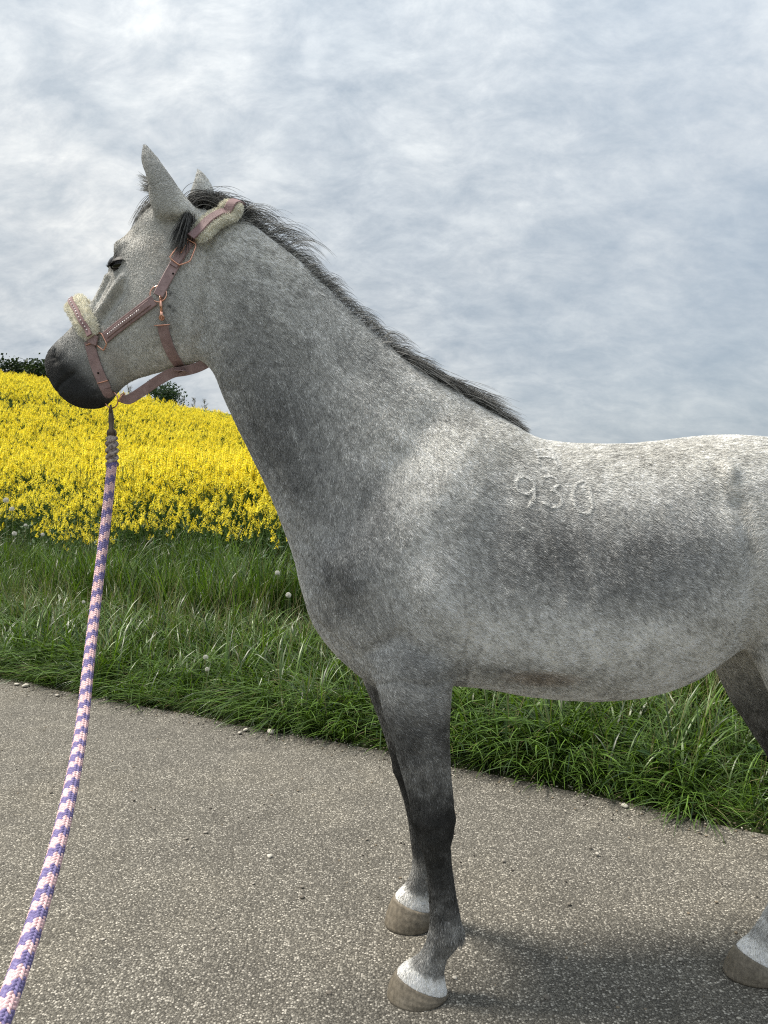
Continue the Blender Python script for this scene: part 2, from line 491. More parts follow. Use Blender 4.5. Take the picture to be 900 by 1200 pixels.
HIND_NEAR = [
 (868, 620, 1048, 620, .08, 2.06), (867, 690, 1050, 690, .11, 2.03), (873, 752, 1042, 750, .105, 2.02), (892, 790, 1028, 800, .085, 2.01), (910, 832, 1012, 850, .066, 2.01),
 (932, 882, 1010, 900, .05, 2.01), (950, 922, 1020, 930, .045, 2.01), (952, 960, 1004, 968, .038, 2.03), (936, 1004, 980, 1008, .031, 2.05),
 (908, 1046, 950, 1056, .031, 2.08), (893, 1076, 936, 1086, .036, 2.08), (880, 1094, 920, 1104, .032, 2.08), (864, 1109, 916, 1134, .045, 2.08), (862, 1117, 916, 1140, .043, 2.08)]
HIND_FAR = [
 (828, 660, 1000, 660, .09, 2.24), (826, 730, 985, 730, .095, 2.26), (836, 778, 972, 776, .085, 2.28), (856, 820, 960, 830, .07, 2.29), (880, 857, 960, 872, .055, 2.30),
 (904, 893, 968, 905, .045, 2.30), (924, 926, 975, 934, .042, 2.30), (932, 970, 968, 976, .031, 2.30), (938, 1010, 974, 1010, .034, 2.30),
 (932, 1030, 964, 1036, .031, 2.30), (916, 1042, 962, 1060, .044, 2.30), (914, 1050, 962, 1066, .042, 2.30)]
EAR_NEAR = [(186, 258, 234, 256, .034), (177, 240, 227, 241, .035), (172.5, 223, 215, 226, .032), (168.5, 204, 200, 206, .026), (165.5, 187, 187, 188, .018), (165, 174, 177.5, 174.5, .011), (165.5, 165, 171.5, 165, .006)]
EAR_FAR = [(218, 258, 256, 252, .03), (219, 240, 254, 234, .032), (222, 222, 248, 218, .028), (226.5, 209, 241, 206, .018), (230, 200, 234, 199, .007)]

def build_horse_mesh():
    mb = MB()
    loft([section(at(r[0], r[1], r[5]), at(r[2], r[3], r[5]), r[4], YL, 40, r[6], r[7]) for r in catmull(TRUNK)], mb)
    loft([section(at(r[0], r[1], r[5]), at(r[2], r[3], r[5]), r[4], YL, 36, r[6], r[7]) for r in catmull(NECK)], mb)
    loft([section(head_at(r[0], r[1]), head_at(r[2], r[3]), r[4], LAT_HEAD, 36, r[5], r[6]) for r in catmull(HEAD, 3)], mb)
    for L_ in (FORE_NEAR, FORE_FAR, HIND_NEAR, HIND_FAR): leg(L_, mb)
    for E_, lat in ((EAR_NEAR, -.062), (EAR_FAR, .062)):
        loft([section(at(r[0], r[1], 2.10 + lat), at(r[2], r[3], 2.10 + lat), r[4], LAT_HEAD, 20, .9, 0) for r in catmull(E_, 3)], mb)
    # tail root bulge keeps the croup round; dock and tail hang behind
    me = bpy.data.meshes.new('tmp'); me.from_pydata(mb.v, [], mb.f)
    o = bpy.data.objects.new('tmp', me); col.objects.link(o)
    md = o.modifiers.new('r', 'REMESH'); md.mode = 'VOXEL'; md.voxel_size = VOXEL; md.adaptivity = 0
    dg = bpy.context.evaluated_depsgraph_get()
    ev = o.evaluated_get(dg); m2 = ev.to_mesh()
    nv = len(m2.vertices); V = np.empty(nv * 3); m2.vertices.foreach_get('co', V); V = V.reshape(-1, 3)
    F = np.empty(len(m2.loops), int); m2.loops.foreach_get('vertex_index', F)
    tot = np.empty(len(m2.polygons), int); m2.polygons.foreach_get('loop_total', tot)
    assert (tot == 4).all()
    F = F.reshape(-1, 4)
    ev.to_mesh_clear(); bpy.data.objects.remove(o); bpy.data.meshes.remove(me)
    # keep the one large shell
    return V, F
VOXEL = 0.0055
HV, HF = build_horse_mesh()
EDG = np.unique(np.sort(np.concatenate([HF[:, [0, 1]], HF[:, [1, 2]], HF[:, [2, 3]], HF[:, [3, 0]]]), axis=1), axis=0)
def smooth(V, w, it):
    n = len(V); a, b = EDG[:, 0], EDG[:, 1]
    deg = np.bincount(a, minlength=n) + np.bincount(b, minlength=n)
    for _ in range(it):
        S = np.stack([np.bincount(a, V[b, k], n) + np.bincount(b, V[a, k], n) for k in range(3)], 1) / deg[:, None]
        V = V + (S - V) * w[:, None]
    return V
def normals(V):
    d1, d2 = V[HF[:, 2]] - V[HF[:, 0]], V[HF[:, 3]] - V[HF[:, 1]]
    fn = np.cross(d1, d2); n = np.zeros_like(V)
    for k in range(4):
        for c in range(3): n[:, c] += np.bincount(HF[:, k], fn[:, c], len(V))
    return n / (np.linalg.norm(n, axis=1)[:, None] + 1e-12)
def gauss(V, c, r):
    c = np.array(c)
    return np.exp(-((V - c) ** 2).sum(1) / (r * r))
def seg_dist(V, a, b):
    a, b = np.array(a), np.array(b); ab = b - a
    t = np.clip(((V - a) @ ab) / (ab @ ab), 0, 1)
    return np.linalg.norm(V - (a + t[:, None] * ab), axis=1)
def poly_dist(V, pts):
    return np.min([seg_dist(V, pts[i], pts[i + 1]) for i in range(len(pts) - 1)], axis=0)
N_FUR = 600000
# ---- smooth the joins, then shape muscles, face and joints
def vnoise(P, seed=0):
    """numpy value noise, P (n,3) in cells, result about -1..1"""
    P = np.asarray(P, float); i = np.floor(P).astype(np.int64); f = P - i; f = f * f * (3 - 2 * f)
    def h(d):
        q = i + np.array(d)
        x = (q[:, 0] * 374761393 + q[:, 1] * 668265263 + q[:, 2] * 1274126177 + seed * 974711) & 0x7fffffff
        x = ((x ^ (x >> 13)) * 1274126177) & 0x7fffffff
        return ((x ^ (x >> 16)) & 0xffff) / 32767.5 - 1
    r = 0
    for dx in (0, 1):
        for dy in (0, 1):
            for dz in (0, 1):
                wgt = (f[:, 0] if dx else 1 - f[:, 0]) * (f[:, 1] if dy else 1 - f[:, 1]) * (f[:, 2] if dz else 1 - f[:, 2])
                r = r + wgt * h((dx, dy, dz))
    return r
EARC = [at(178, 205, 2.04), at(236, 212, 2.16)]
ear = np.clip(np.maximum(gauss(HV, EARC[0], .075), gauss(HV, EARC[1], .06)) * 1.5, 0, 1)
hd = np.maximum.reduce([gauss(HV, head_at(*p), .13) for p in ((90, 440), (130, 390), (190, 350))])
low = np.clip((.62 - HV[:, 2]) / .1, 0, 1)
HV = smooth(HV, .5 * (1 - .9 * ear) * (1 - .6 * hd) * (1 - .75 * low), 44)
_k = 2.0 / FPX
def _zone(px, py, rx, ry):
    c = at(px, py, 1.95); return np.exp(-(((HV[:, 0] - c.x) / (rx * _k)) ** 2 + ((HV[:, 2] - c.z) / (ry * _k)) ** 2))
HV = smooth(HV, .5 * np.clip(1.5 * np.maximum(_zone(470, 560, 110, 130), _zone(560, 700, 70, 120)), 0, 1) * (1 - .8 * np.clip((.95 - HV[:, 2]) / .1, 0, 1)), 160)
HN = normals(HV)

NEARX = lambda px, py, Y=1.93: np.array(at(px, py, Y))[[0, 2]]
def side_d(V, px, py, rx, ry, Y=1.93, rot=0.0):
    """elliptical falloff in the side view of the animal, same on both flanks; radii in photo pixels at depth Y"""
    c = NEARX(px, py, Y); k = Y / FPX
    dx, dz = (V[:, 0] - c[0]) / k, (V[:, 2] - c[1]) / k
    cr, sr = math.cos(rot), math.sin(rot)
    u, v = dx * cr - dz * sr, dx * sr + dz * cr
    return np.exp(-((u / rx) ** 2 + (v / ry) ** 2))
def side_line(V, pts, Y=1.93):
    Q = np.stack([V[:, 0], V[:, 2]], 1)
    return poly_dist(Q, [NEARX(p[0], p[1], Y) for p in pts])
FAX = np.array([math.cos(HEAD_YAW), -math.sin(HEAD_YAW), 0.0])      # along the head's middle plane, towards the back
KH = 2.10 / FPX
def head_d(V, px, py, rx, ry, rot=0.0):
    c = np.array(head_at(px, py, -.05)); d = V - c
    dx, dz = (d @ FAX) / KH, d[:, 2] / KH
    cr, sr = math.cos(rot), math.sin(rot); u, v = dx * cr - dz * sr, dx * sr + dz * cr
    return np.exp(-((u / rx) ** 2 + (v / ry) ** 2))
def head_line(V, pts):
    Q = np.stack([V @ FAX, V[:, 2]], 1); P = []
    for p in pts:
        c = np.array(head_at(p[0], p[1], -.05)); P.append(np.array([c @ FAX, c[2]]))
    return poly_dist(Q, P)
flat = np.clip(np.abs(HN[:, 1]) * 1.6, 0, 1)       # faces towards the flank
disp = np.zeros(len(HV))
def push(px, py, rx, ry, amt, Y=1.93, rot=0.0): 
    global disp
    disp += amt * side_d(HV, px, py, rx, ry, Y, rot) * flat
def crease(pts, r, amt, Y=1.93):
    global disp
    d = side_line(HV, pts, Y); disp += amt * np.exp(-(d / r) ** 2) * flat
push(405, 668, 34, 38, .018); push(512, 715, 38, 55, .020); push(470, 600, 40, 60, .006, rot=.6)
crease([(515, 480), (455, 560), (405, 630)], .04, -.005)            # in front of the shoulder blade
crease([(600, 540), (575, 640), (556, 730), (548, 800)], .05, -.006)  # behind the shoulder

crease([(430, 770), (470, 745), (500, 770)], .02, -.008)             # above the forearm
crease([(262, 445), (300, 525), (352, 640)], .016, -.006)            # jugular groove
crease([(300, 330), (400, 450), (470, 520)], .035, .004)
push(857, 553, 9, 11, .016); push(838, 585, 16, 26, -.008)
crease([(868, 748), (872, 700), (869, 640), (860, 590)], .022, -.014)
push(905, 690, 28, 60, .012); push(760, 700, 80, 70, .008)
for k_ in range(6): crease([(640 + 34 * k_, 590), (660 + 34 * k_, 690), (652 + 32 * k_, 760)], .012, .0024)
crease([(470, 830), (486, 880), (495, 930)], .012, -.004)            # forearm groove
push(487, 965, 14, 12, .004); push(520, 1030, 5, 40, -.003)
crease([(362, 735), (400, 765), (440, 795)], .008, -.004)
crease([(446, 806), (470, 799), (500, 805), (528, 800)], .010, -.004)
crease([(534, 797), (548, 770), (553, 735)], .010, -.008)                   # fold behind the elbow
crease([(556, 520), (500, 610), (432, 690)], .03, .002)                      # spine of the shoulder blade
crease([(472, 690), (505, 740), (520, 775)], .018, -.005)
for k_ in range(4): crease([(352 + 5 * k_, 640 + 16 * k_), (372 + 6 * k_, 652 + 16 * k_), (392 + 6 * k_, 672 + 15 * k_)], .005, -.0016)
crease([(470, 815), (492, 840), (500, 880)], .004, .0022)                    # vein on the forearm
# head
HM = np.clip(head_d(HV, 150, 360, 110, 130) * 3 - .3, 0, 1) * (HV[:, 0] < at(262, 330, 2.1).x)
def hpush(px, py, rx, ry, amt, rot=0.0):
    global disp
    disp += amt * head_d(HV, px, py, rx, ry, rot) * flat * HM
def hcrease(pts, r, amt):
    global disp
    disp += amt * np.exp(-(head_line(HV, pts) / r) ** 2) * flat * HM
hpush(203, 370, 34, 40, .018); hpush(186, 402, 24, 20, .006)                  # round jowl
hcrease([(250, 290), (248, 340), (244, 395), (230, 424)], .014, -.016)       # behind the jaw
hcrease([(162, 334), (146, 350), (128, 370)], .008, .010)                    # facial crest
hcrease([(158, 352), (140, 370), (122, 390)], .013, -.009)
hcrease([(136, 328), (123, 350), (112, 368)], .006, .0055); hcrease([(128, 328), (115, 350), (103, 366)], .006, -.005)
hcrease([(148, 322), (136, 340), (124, 356)], .006, -.004)
hpush(143, 293, 16, 7, .015); hpush(170, 284, 13, 12, -.010); hpush(186, 262, 14, 16, .007)
hpush(143, 309, 14, 8, -.003); hcrease([(128, 321), (142, 324), (156, 318)], .005, -.004)

hcrease([(70, 463), (80, 453), (98, 440)], .0045, -.010); hcrease([(72, 457), (84, 446)], .006, .003)
hpush(94, 430, 14, 12, .004); hpush(107, 467, 14, 9, .007); hpush(88, 462, 10, 8, .004)
# legs: carpus, tendons, fetlock
tree0 = BVHTree.FromPolygons(HV.tolist(), HF.tolist())
def hide0(px, py): return tree0.ray_cast(Vector((0, 0, CAM_H)), px_dir(px, py).normalized())[0]
def gpush(p, r, amt):
    global disp
    disp += amt * gauss(HV, np.array(p), r)
def leg_detail(rows, ik, i_f, w_):
    kx0, ky0, kx1, ky1, _, Y = rows[ik]; fx0, fy0, fx1, fy1, _, Yf = rows[i_f]
    gpush(at(kx0, ky0 - 4, Y), .022, .005); gpush(at(kx1, ky1 - 6, Y), .018, .006); gpush(at(kx1 - 2, ky1 + 26, Y), .016, -.005)
    for s_ in (-1, 1):
        gpush(at((kx0 + kx1) / 2 - 4, ky0 - 8, Y) + Vector((0, s_ * .045, 0)), .02, .004); gpush(at((kx0 + kx1) / 2 - 3, ky0 + 14, Y) + Vector((0, s_ * .04, 0)), .014, .004)
        gpush(at((fx0 + fx1) / 2 + 2, fy0 - 4, Yf) + Vector((0, s_ * .035, 0)), .018, .005)
        a_, b_ = at(kx0 + (kx1 - kx0) * .58, ky0 + 38, Y), at(fx0 + (fx1 - fx0) * .5, fy0 - 26, Yf)
        for t_ in np.linspace(0, 1, 9): gpush(a_.lerp(b_, t_) + Vector((0, s_ * .029, 0)), .0085, -.0042)
    gpush(at(fx1, fy1 - 3, Yf), .014, .007); gpush(at(fx1 - 14, fy1 + 24, Yf), .013, -.006); gpush(at(fx0 + 4, fy0 - 2, Yf), .014, .003)
for q_, r_, m_ in (((67, 415), .020, .008), ((64, 411), .0075, -.012), ((63.5, 417), .0085, -.016), ((65, 423), .0075, -.012), ((73, 428), .012, .003)):      # nostril and its rim
    p_ = hide0(*q_)
    for s_ in (0, 1):
        pp = p_ if s_ == 0 else p_ - LAT_HEAD * (2 * (p_ - POLL).dot(LAT_HEAD)); gpush(pp, r_, m_)
leg_detail(FORE_NEAR, 7, 12, 1); leg_detail(FORE_FAR, 5, 9, 1)
for p_, r_, m_ in (((462, 835), .05, .006), ((512, 830), .045, .006), ((490, 850), .018, -.007), ((486, 885), .016, -.006), ((483, 910), .013, -.004), ((505, 790), .05, .006)):
    gpush(at(p_[0], p_[1], 1.94), r_, m_)
HV = HV + HN * disp[:, None]
# hollow of the ears opens forward
HN = normals(HV)
for c_, a_ in ((at(176, 212, 2.035), 1), (at(228, 216, 2.16), 1)):
    fw = np.clip(-HN[:, 0] - .15 * np.sign(c_.y - 2.1) * HN[:, 1] - .35, 0, 1)
    g_ = gauss(HV, c_, .035) * fw
    HV = HV + np.array([.02, 0, 0]) * g_[:, None]
# a little unevenness of the living surface
HV = HV + HN * (.0016 * vnoise(HV * 9, 3) + .0009 * vnoise(HV * 23, 5))[:, None] * (1 - .7 * ear)[:, None]
HV = smooth(HV, np.full(len(HV), .35), 3)
HN = normals(HV)

# ---- coat colour: grey, paler on belly, dark flank, legs and muzzle (hair pattern; painted for sunlight at nostril edge, back and withers)
def coat(V):
    n = len(V); a = np.full(n, .64); warm = np.full(n, .74)
    def blend(w_, val, wm=None):
        nonlocal a, warm
        w_ = np.clip(w_, 0, 1); a = a * (1 - w_) + val * w_
        if wm is not None: warm = warm * (1 - w_) + wm * w_
    S = lambda *p, **k: side_d(V, *p, **k)
    mott = vnoise(V * 28, 11) * .5 + vnoise(V * 60, 12) * .5
    blend(S(365, 430, 150, 130, rot=-.75) * .9, .40, .5)
    blend(S(320, 505, 58, 135, rot=-.45) * (1.0 + .6 * mott), .165, .3)
    blend(S(282, 360, 30, 60, rot=-.3) * .7, .28, .4)
    blend(S(425, 470, 45, 110, rot=-.65) * .5, .44, .6)
    blend(S(450, 425, 80, 24, rot=.75) * .6, .30, .5)
    blend(S(432, 590, 36, 75, rot=-.45) * (.7 + .5 * mott), .21, .3)
    blend(S(400, 680, 50, 78) * (.9 + .6 * mott), .17, .3)
    blend(S(360, 715, 12, 45) * .6, .46, .5)
    blend(S(455, 745, 46, 40) * (.7 + .3 * mott), .25, .5)
    blend(S(530, 625, 40, 125, rot=-.1) * .75, .60, .6)
    blend(S(540, 490, 75, 28) * .7, .42, .7)  # withers darkened in the coat colour to offset the sunlight there
    blend(S(592, 640, 42, 80) * (.55 + .4 * mott), .32, .4)
    blend(S(690, 645, 165, 78) * (.75 + .5 * mott), .30, .25); blend(S(650, 640, 75, 48, rot=.2) * (.85 + .8 * mott), .15, .22); blend(S(760, 655, 80, 50, rot=-.2) * (.8 + .8 * mott), .16, .22); blend(S(700, 690, 110, 30) * (.5 + .6 * mott), .24, .3)
    blend(S(800, 640, 40, 70) * (.55 + .4 * mott), .34, .2)
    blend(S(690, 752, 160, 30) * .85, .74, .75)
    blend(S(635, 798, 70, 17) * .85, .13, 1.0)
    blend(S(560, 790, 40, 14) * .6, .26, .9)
    blend(S(760, 522, 240, 30) * .9, .46, .85)  # back toned down in the coat colour against the sun from above
    
    blend(S(648, 572, 62, 34) * .75, .40, .5)
    blend(S(895, 568, 22, 26) * .6, .36, .3)
    blend(S(905, 660, 30, 70) * .6, .60, .6)
    blend(S(885, 770, 30, 30) * .7, .36, .8)
    blend(S(490, 785, 52, 38) * (.8 + .4 * mott), .24, .4)
    z = V[:, 2]; X = V[:, 0]
    fore = X < .55
    leg_ = np.where(fore, np.clip((.93 - z + .05 * mott) / .18, 0, 1), np.clip((.86 - z + .05 * mott) / .16, 0, 1)) * np.where(fore, (X > -.13) & (X < .22), X > .8)
    near_l = V[:, 1] < Y0
    lz = lambda c, r: np.exp(-((z - c) / r) ** 2)
    la = np.where(fore, .135, .16) + .06 * mott
    la = la + lz(.60, .045) * .07 * fore
    kz = .47
    la = np.where(fore, la * (1 - .76 * np.exp(-((z - kz) / .13) ** 2)), la * (1 - .5 * np.exp(-((z - .5) / .12) ** 2)))
    la = np.where(fore, la * (1 - .45 * np.clip((.42 - z) / .06, 0, 1)), la * (1 + 1.2 * np.clip((.36 - z) / .12, 0, 1)))
    la = la + np.where(fore, .13, .1) * np.clip((.235 - z) / .05, 0, 1)
    blend(leg_, la, .7)
    # white hair above the hooves follows the sloping coronet
    for A, B in CORONETS:
        m_ = (np.abs(V[:, 1] - A[1]) < .09) & (X > A[0] - .06) & (X < B[0] + .06) & (z < .3)
        zc_ = np.interp(X, [A[0], B[0]], [A[2], B[2]])
        t_ = (z - zc_) + .012 * mott
        blend(np.where(m_, np.clip((.052 - t_) / .02, 0, 1), 0) * .95, .84, .6)
    # head
    H = lambda *p, **k: head_d(V, *p, **k)
    headw = np.clip((np.maximum.reduce([H(100, 425, 90, 90), H(175, 350, 72, 78), H(180, 250, 58, 90)]) - .30) * 3, 0, 1)
    fa = np.full(n, .42); fw = np.full(n, .85)
    def fb(w_, val, wm=.6):
        nonlocal fa, fw
        w_ = np.clip(w_, 0, 1); fa = fa * (1 - w_) + val * w_; fw = fw * (1 - w_) + wm * w_
    fb(H(175, 400, 30, 34) * .9, .54, .8); fb(H(222, 372, 22, 34) * .8, .33, .7); fb(H(120, 350, 22, 26) * .7, .52, .7)
    fb(H(160, 330, 26, 24) * .5, .46, .7); fb(H(200, 300, 30, 40) * .6, .40, .9); fb(H(150, 280, 26, 16) * .6, .52, .9)
    fb(H(150, 425, 26, 16) * .7, .36, .9)
    fb(H(182, 210, 22, 44) * .8, .36, .5); fb(H(236, 210, 22, 24) * .8, .30, .3); fb(H(170, 178, 8, 14) * .7, .2, .3)
    c0_ = np.array(head_at(75, 392, -.05)); hx, hy = ((V - c0_) @ FAX) / KH, -(z - c0_[2]) / KH
    muz = sstep((hx * -63 + hy * 60) / 87 + 7 * mott, -20, 22) * (headw > .02)
    fb(muz, .028, .3); fb(H(72, 399, 14, 10) * .7, .34, .3); fb(H(96, 400, 14, 12) * .45, .2, .3)
    rim = np.exp(-(head_line(V, [(57, 407), (55, 420), (59, 438)]) / .006) ** 2); fb(rim * .8, .30, .6); fb(H(141, 309, 17, 11) * 1.3, .03, .5); fb(H(160, 297, 6, 4) * .5, .15)  # rim paints sunlight along the nostril edge as paler coat
    for p in ((217, 354), (216, 368), (220, 372)): fb(H(*p, 1.8, 1.8) * 1.1, .05)
    a = a * (1 - headw) + fa * headw; warm = warm * (1 - headw) + fw * headw
    # dapple and fleck
    on = 1 - np.clip(muz, 0, 1)
    hq = 1 - .6 * np.clip(headw, 0, 1)
    a = a * (1 + on * hq * (.30 * mott + .14 * vnoise(V * 14, 21) + .20 * vnoise(V * 105, 22)))
    a = np.clip(a, .015, .85)
    tint0, tint1 = np.array([.995, 1.0, 1.0]), np.array([1.03, 1.0, .915])
    brown = np.clip((warm - .85) / .15, 0, 1)[:, None]
    c = a[:, None] * (tint0 * (1 - warm[:, None]) + tint1 * warm[:, None]) * (1 - brown * np.array([-.12, .06, .2]))
    return np.concatenate([c, np.ones((n, 1))], 1)
CORONETS = []
for rows in (FORE_NEAR, FORE_FAR, HIND_NEAR, HIND_FAR):
    r = rows[-2]; CORONETS.append((np.array(at(r[0], r[1], r[5])), np.array(at(r[2], r[3], r[5]))))
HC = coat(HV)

# the freeze-brand on the ribs: a mark over the three digits 9 3 0, grown in white hair
BRAND = {
 'brand_mark': [[(626, 527), (628, 536), (629, 543)], [(628, 535), (638, 535), (647, 537)], [(645, 528), (647, 537), (652, 548)], [(638, 526), (645, 527)]],
 'brand_digit_nine': [[(614, 558), (606, 559), (602, 565), (604, 573), (611, 578), (619, 578), (624, 571), (622, 563), (614, 558)], [(624, 571), (624, 584), (617, 593)]],
 'brand_digit_three': [[(634, 559), (642, 557), (649, 560), (652, 567), (645, 574), (650, 576), (656, 584), (655, 592), (645, 594), (634, 588)]],
 'brand_digit_nought': [[(673, 566), (680, 563), (687, 567), (690, 580), (692, 592), (688, 601), (678, 600), (671, 592), (669, 578), (673, 566)]]}
tree = BVHTree.FromPolygons(HV.tolist(), HF.tolist())
def on_hide(px, py):
    o_ = Vector((0, 0, CAM_H)); d_ = px_dir(px, py).normalized()
    h_ = tree.ray_cast(o_, d_)
    return h_[0], h_[1]
brand_pts = {k: [[on_hide(*p)[0] for p in s_] for s_ in v] for k, v in BRAND.items()}

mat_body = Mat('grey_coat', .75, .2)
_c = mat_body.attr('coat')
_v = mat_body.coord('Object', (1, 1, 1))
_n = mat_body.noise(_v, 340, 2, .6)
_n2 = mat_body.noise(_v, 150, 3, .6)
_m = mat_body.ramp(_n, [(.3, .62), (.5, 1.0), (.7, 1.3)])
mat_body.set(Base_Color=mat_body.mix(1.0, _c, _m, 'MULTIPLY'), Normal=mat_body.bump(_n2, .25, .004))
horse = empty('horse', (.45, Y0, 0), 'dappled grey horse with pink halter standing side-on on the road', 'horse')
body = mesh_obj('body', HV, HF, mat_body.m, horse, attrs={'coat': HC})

# ---- short hair of the coat, one strand each
def hair(name, pts, rad, colr, mat, parent):
    """pts (n,k,3), rad (n,k), colr (n,3)"""
    n, k = pts.shape[:2]
    hc = bpy.data.hair_curves.new(name)
    hc.add_curves([k] * n)
    hc.attributes['position'].data.foreach_set('vector', np.ascontiguousarray(pts, np.float32).ravel())
    ra = hc.attributes.get('radius') or hc.attributes.new('radius', 'FLOAT', 'POINT')
    ra.data.foreach_set('value', np.ascontiguousarray(rad, np.float32).ravel())
    ca = hc.attributes.new('tone', 'FLOAT_COLOR', 'CURVE')
    ca.data.foreach_set('color', np.concatenate([colr, np.ones((n, 1))], 1).astype(np.float32).ravel())
    hc.materials.append(mat)
    o = bpy.data.objects.new(name, hc); col.objects.link(o)
    if parent:
        o.parent = parent; o.matrix_parent_inverse = Matrix.Translation(-Vector(parent.location))
    return o
mat_hair = Mat('horse_hair', .55, .25)
mat_hair.set(Base_Color=mat_hair.attr('tone'))

def flow(V, N, both=False):
    f = np.tile(np.array([.75, 0, -.55]), (len(V), 1))
    S = lambda *p, **k: side_d(V, *p, **k)[:, None]
    def b(w_, d):
        nonlocal f
        w_ = np.clip(w_, 0, 1); f = f * (1 - w_) + np.array(d) * w_
    b(S(380, 480, 150, 170) * 1.3, (.35, 0, -.95))
    b(S(430, 400, 70, 60) * .7, (.8, 0, -.5))
    b(S(420, 700, 90, 90) * .9, (.3, 0, -.95))
    b(S(690, 770, 200, 40) * .6, (.9, 0, -.25))
    b(S(868, 650, 18, 90) * .8, (.2, 0, .9))
    b(np.clip((.74 - V[:, 2]) / .12, 0, 1)[:, None], (.12, 0, -1))
    H = lambda *p, **k: head_d(V, *p, **k)[:, None]
    b(np.clip(np.maximum.reduce([H(110, 420, 70, 70), H(180, 340, 75, 85)]) * 1.4, 0, 1), (.35, 0, -.9))
    b(np.clip(np.maximum(H(180, 200, 22, 40), H(236, 205, 22, 26)) * 1.3, 0, 1), (-.3, 0, 1))
    f0 = f.copy()
    q = np.stack([vnoise(V * 7, 41), vnoise(V * 7, 42), vnoise(V * 7, 43)], 1)
    f = f + .22 * q + .12 * rng.normal(size=f.shape)
    f = f - N * (f * N).sum(1)[:, None]
    f = f / (np.linalg.norm(f, axis=1)[:, None] + 1e-9)
    return (f, f0) if both else f
def make_fur(n_hair):
    A, B, C_, D = (HV[HF[:, k]] for k in range(4))
    area = np.linalg.norm(np.cross(C_ - A, D - B), axis=1)
    mid = (A + C_) / 2
    area = area * np.where(HN[HF[:, 0], 1] > .35, .35, 1.0) * np.where(mid[:, 0] > 1.35, .3, 1.0)
    pick = rng.choice(len(HF), n_hair, p=area / area.sum())
    u, v = rng.random(n_hair)[:, None], rng.random(n_hair)[:, None]
    P = (A[pick] * (1 - u) + B[pick] * u) * (1 - v) + (D[pick] * (1 - u) + C_[pick] * u) * v
    N_ = HN[HF[pick, 0]]
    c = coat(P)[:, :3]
    f, f0 = flow(P, N_, True)
    g = c.mean(1)
    # clumps of darker and paler hair lie along the flow
    D_ = P - np.array([.3, Y0, 1.2]); fs = f0 / (np.linalg.norm(f0, axis=1)[:, None] + 1e-9); cr_ = np.cross(N_, fs)
    al, ac = (D_ * fs).sum(1), (D_ * cr_).sum(1)
    q1 = vnoise(np.stack([al * 60, ac * 160, P[:, 1] * 60], 1), 31); q2 = vnoise(np.stack([al * 120, ac * 330, P[:, 1] * 80], 1), 32)
    hs = np.clip(headness(P), 0, 1); am = 1 - .55 * hs
    s = 1.15 * np.exp(am * (.30 * rng.normal(size=n_hair) + .38 * q1 + .34 * q2))
    white = rng.random(n_hair) < .10 * np.clip((g - .05) * 6, 0, 1)
    c = np.clip(c * s[:, None], .008, .86)
    c[white] = c[white] * .5 + .32
    muz = np.clip((.06 - g) / .04, 0, 1)
    ln = (.0065 + .004 * rng.random(n_hair)) * (1 - .55 * muz) * (1 - .45 * np.clip(headness(P), 0, 1))
    lift = .16 + .12 * rng.random(n_hair)
    p1 = P + f * (ln * .5)[:, None] + N_ * (ln * lift * .75)[:, None]
    p2 = P + f * ln[:, None] + N_ * (ln * lift * .85)[:, None]
    pts = np.stack([P - N_ * .0005, p1, p2], 1)
    w_ = .00045 * (.7 + .6 * rng.random(n_hair))
    rad = np.stack([w_, w_ * .8, w_ * .2], 1)
    return hair('coat_hair', pts, rad, c, mat_hair.m, horse)
def headness(V):
    return np.maximum.reduce([head_d(V, 110, 420, 60, 60), head_d(V, 180, 350, 60, 60), head_d(V, 190, 240, 50, 60)]) * 1.4
make_fur(N_FUR)

def strands(roots, dirs, lens, sag, tones, r0, k=7, curl=.0, jitter=.25):
    """hair that leaves its roots along dirs and bends towards sag"""
    n = len(roots); P = [roots]; d = dirs + jitter * rng.normal(size=(n, 3)) * .5
    d /= np.linalg.norm(d, axis=1)[:, None]
    for i in range(k - 1):
        P.append(P[-1] + d * (lens / (k - 1))[:, None])
        d = d + sag * (1.6 / k) + curl * rng.normal(size=(n, 3)) / k
        d /= np.linalg.norm(d, axis=1)[:, None]
    pts = np.stack(P, 1)
    t = np.linspace(0, 1, k)
    rad = (r0 * (.7 + .6 * rng.random(n)))[:, None] * np.array(1 - .8 * t ** 2)[None, :]
    return pts, rad, tones
def tones(n, lo, hi):
    t = lo + (hi - lo) * rng.random(n) ** 2.2
    return t[:, None] * np.array([1.0, .98, .94])[None, :]
# mane: roots along the crest
crest_px = [(240, 236), (262, 243), (290, 257), (320, 279), (355, 308), (395, 346), (438, 389), (490, 429), (545, 464), (600, 497), (628, 511)]
def crest_roots(n, t0=0., t1=1., spread=.014):
    t = np.sort(t0 + (t1 - t0) * rng.random(n)); idx = t * (len(crest_px) - 1)
    xs = np.interp(idx, range(len(crest_px)), [p[0] for p in crest_px]); ys = np.interp(idx, range(len(crest_px)), [p[1] for p in crest_px])
    out = np.empty((n, 3))
    for i in range(n):
        p = at(xs[i], ys[i], 2.11 if idx[i] < 2 else 2.14)
        q = tree.find_nearest(p + Vector((0, rng.normal() * spread, .01)))[0]
        out[i] = q
    return t, out
def fan(t, seed, sc): 
    z0 = np.zeros_like(t)
    return np.stack([vnoise(np.stack([t * sc, z0 + k, z0], 1), seed + k) for k in range(3)], 1)
P_, R_, T_ = [], [], []
def put(a): P_.append(a[0]); R_.append(a[1]); T_.append(a[2])
n = 900                                      # loose arcs over the crest
t, rt = crest_roots(n, .03, .80)
base = np.array([.55, .02, .80]) + fan(t, 60, 60) * np.array([.30, .25, .22])
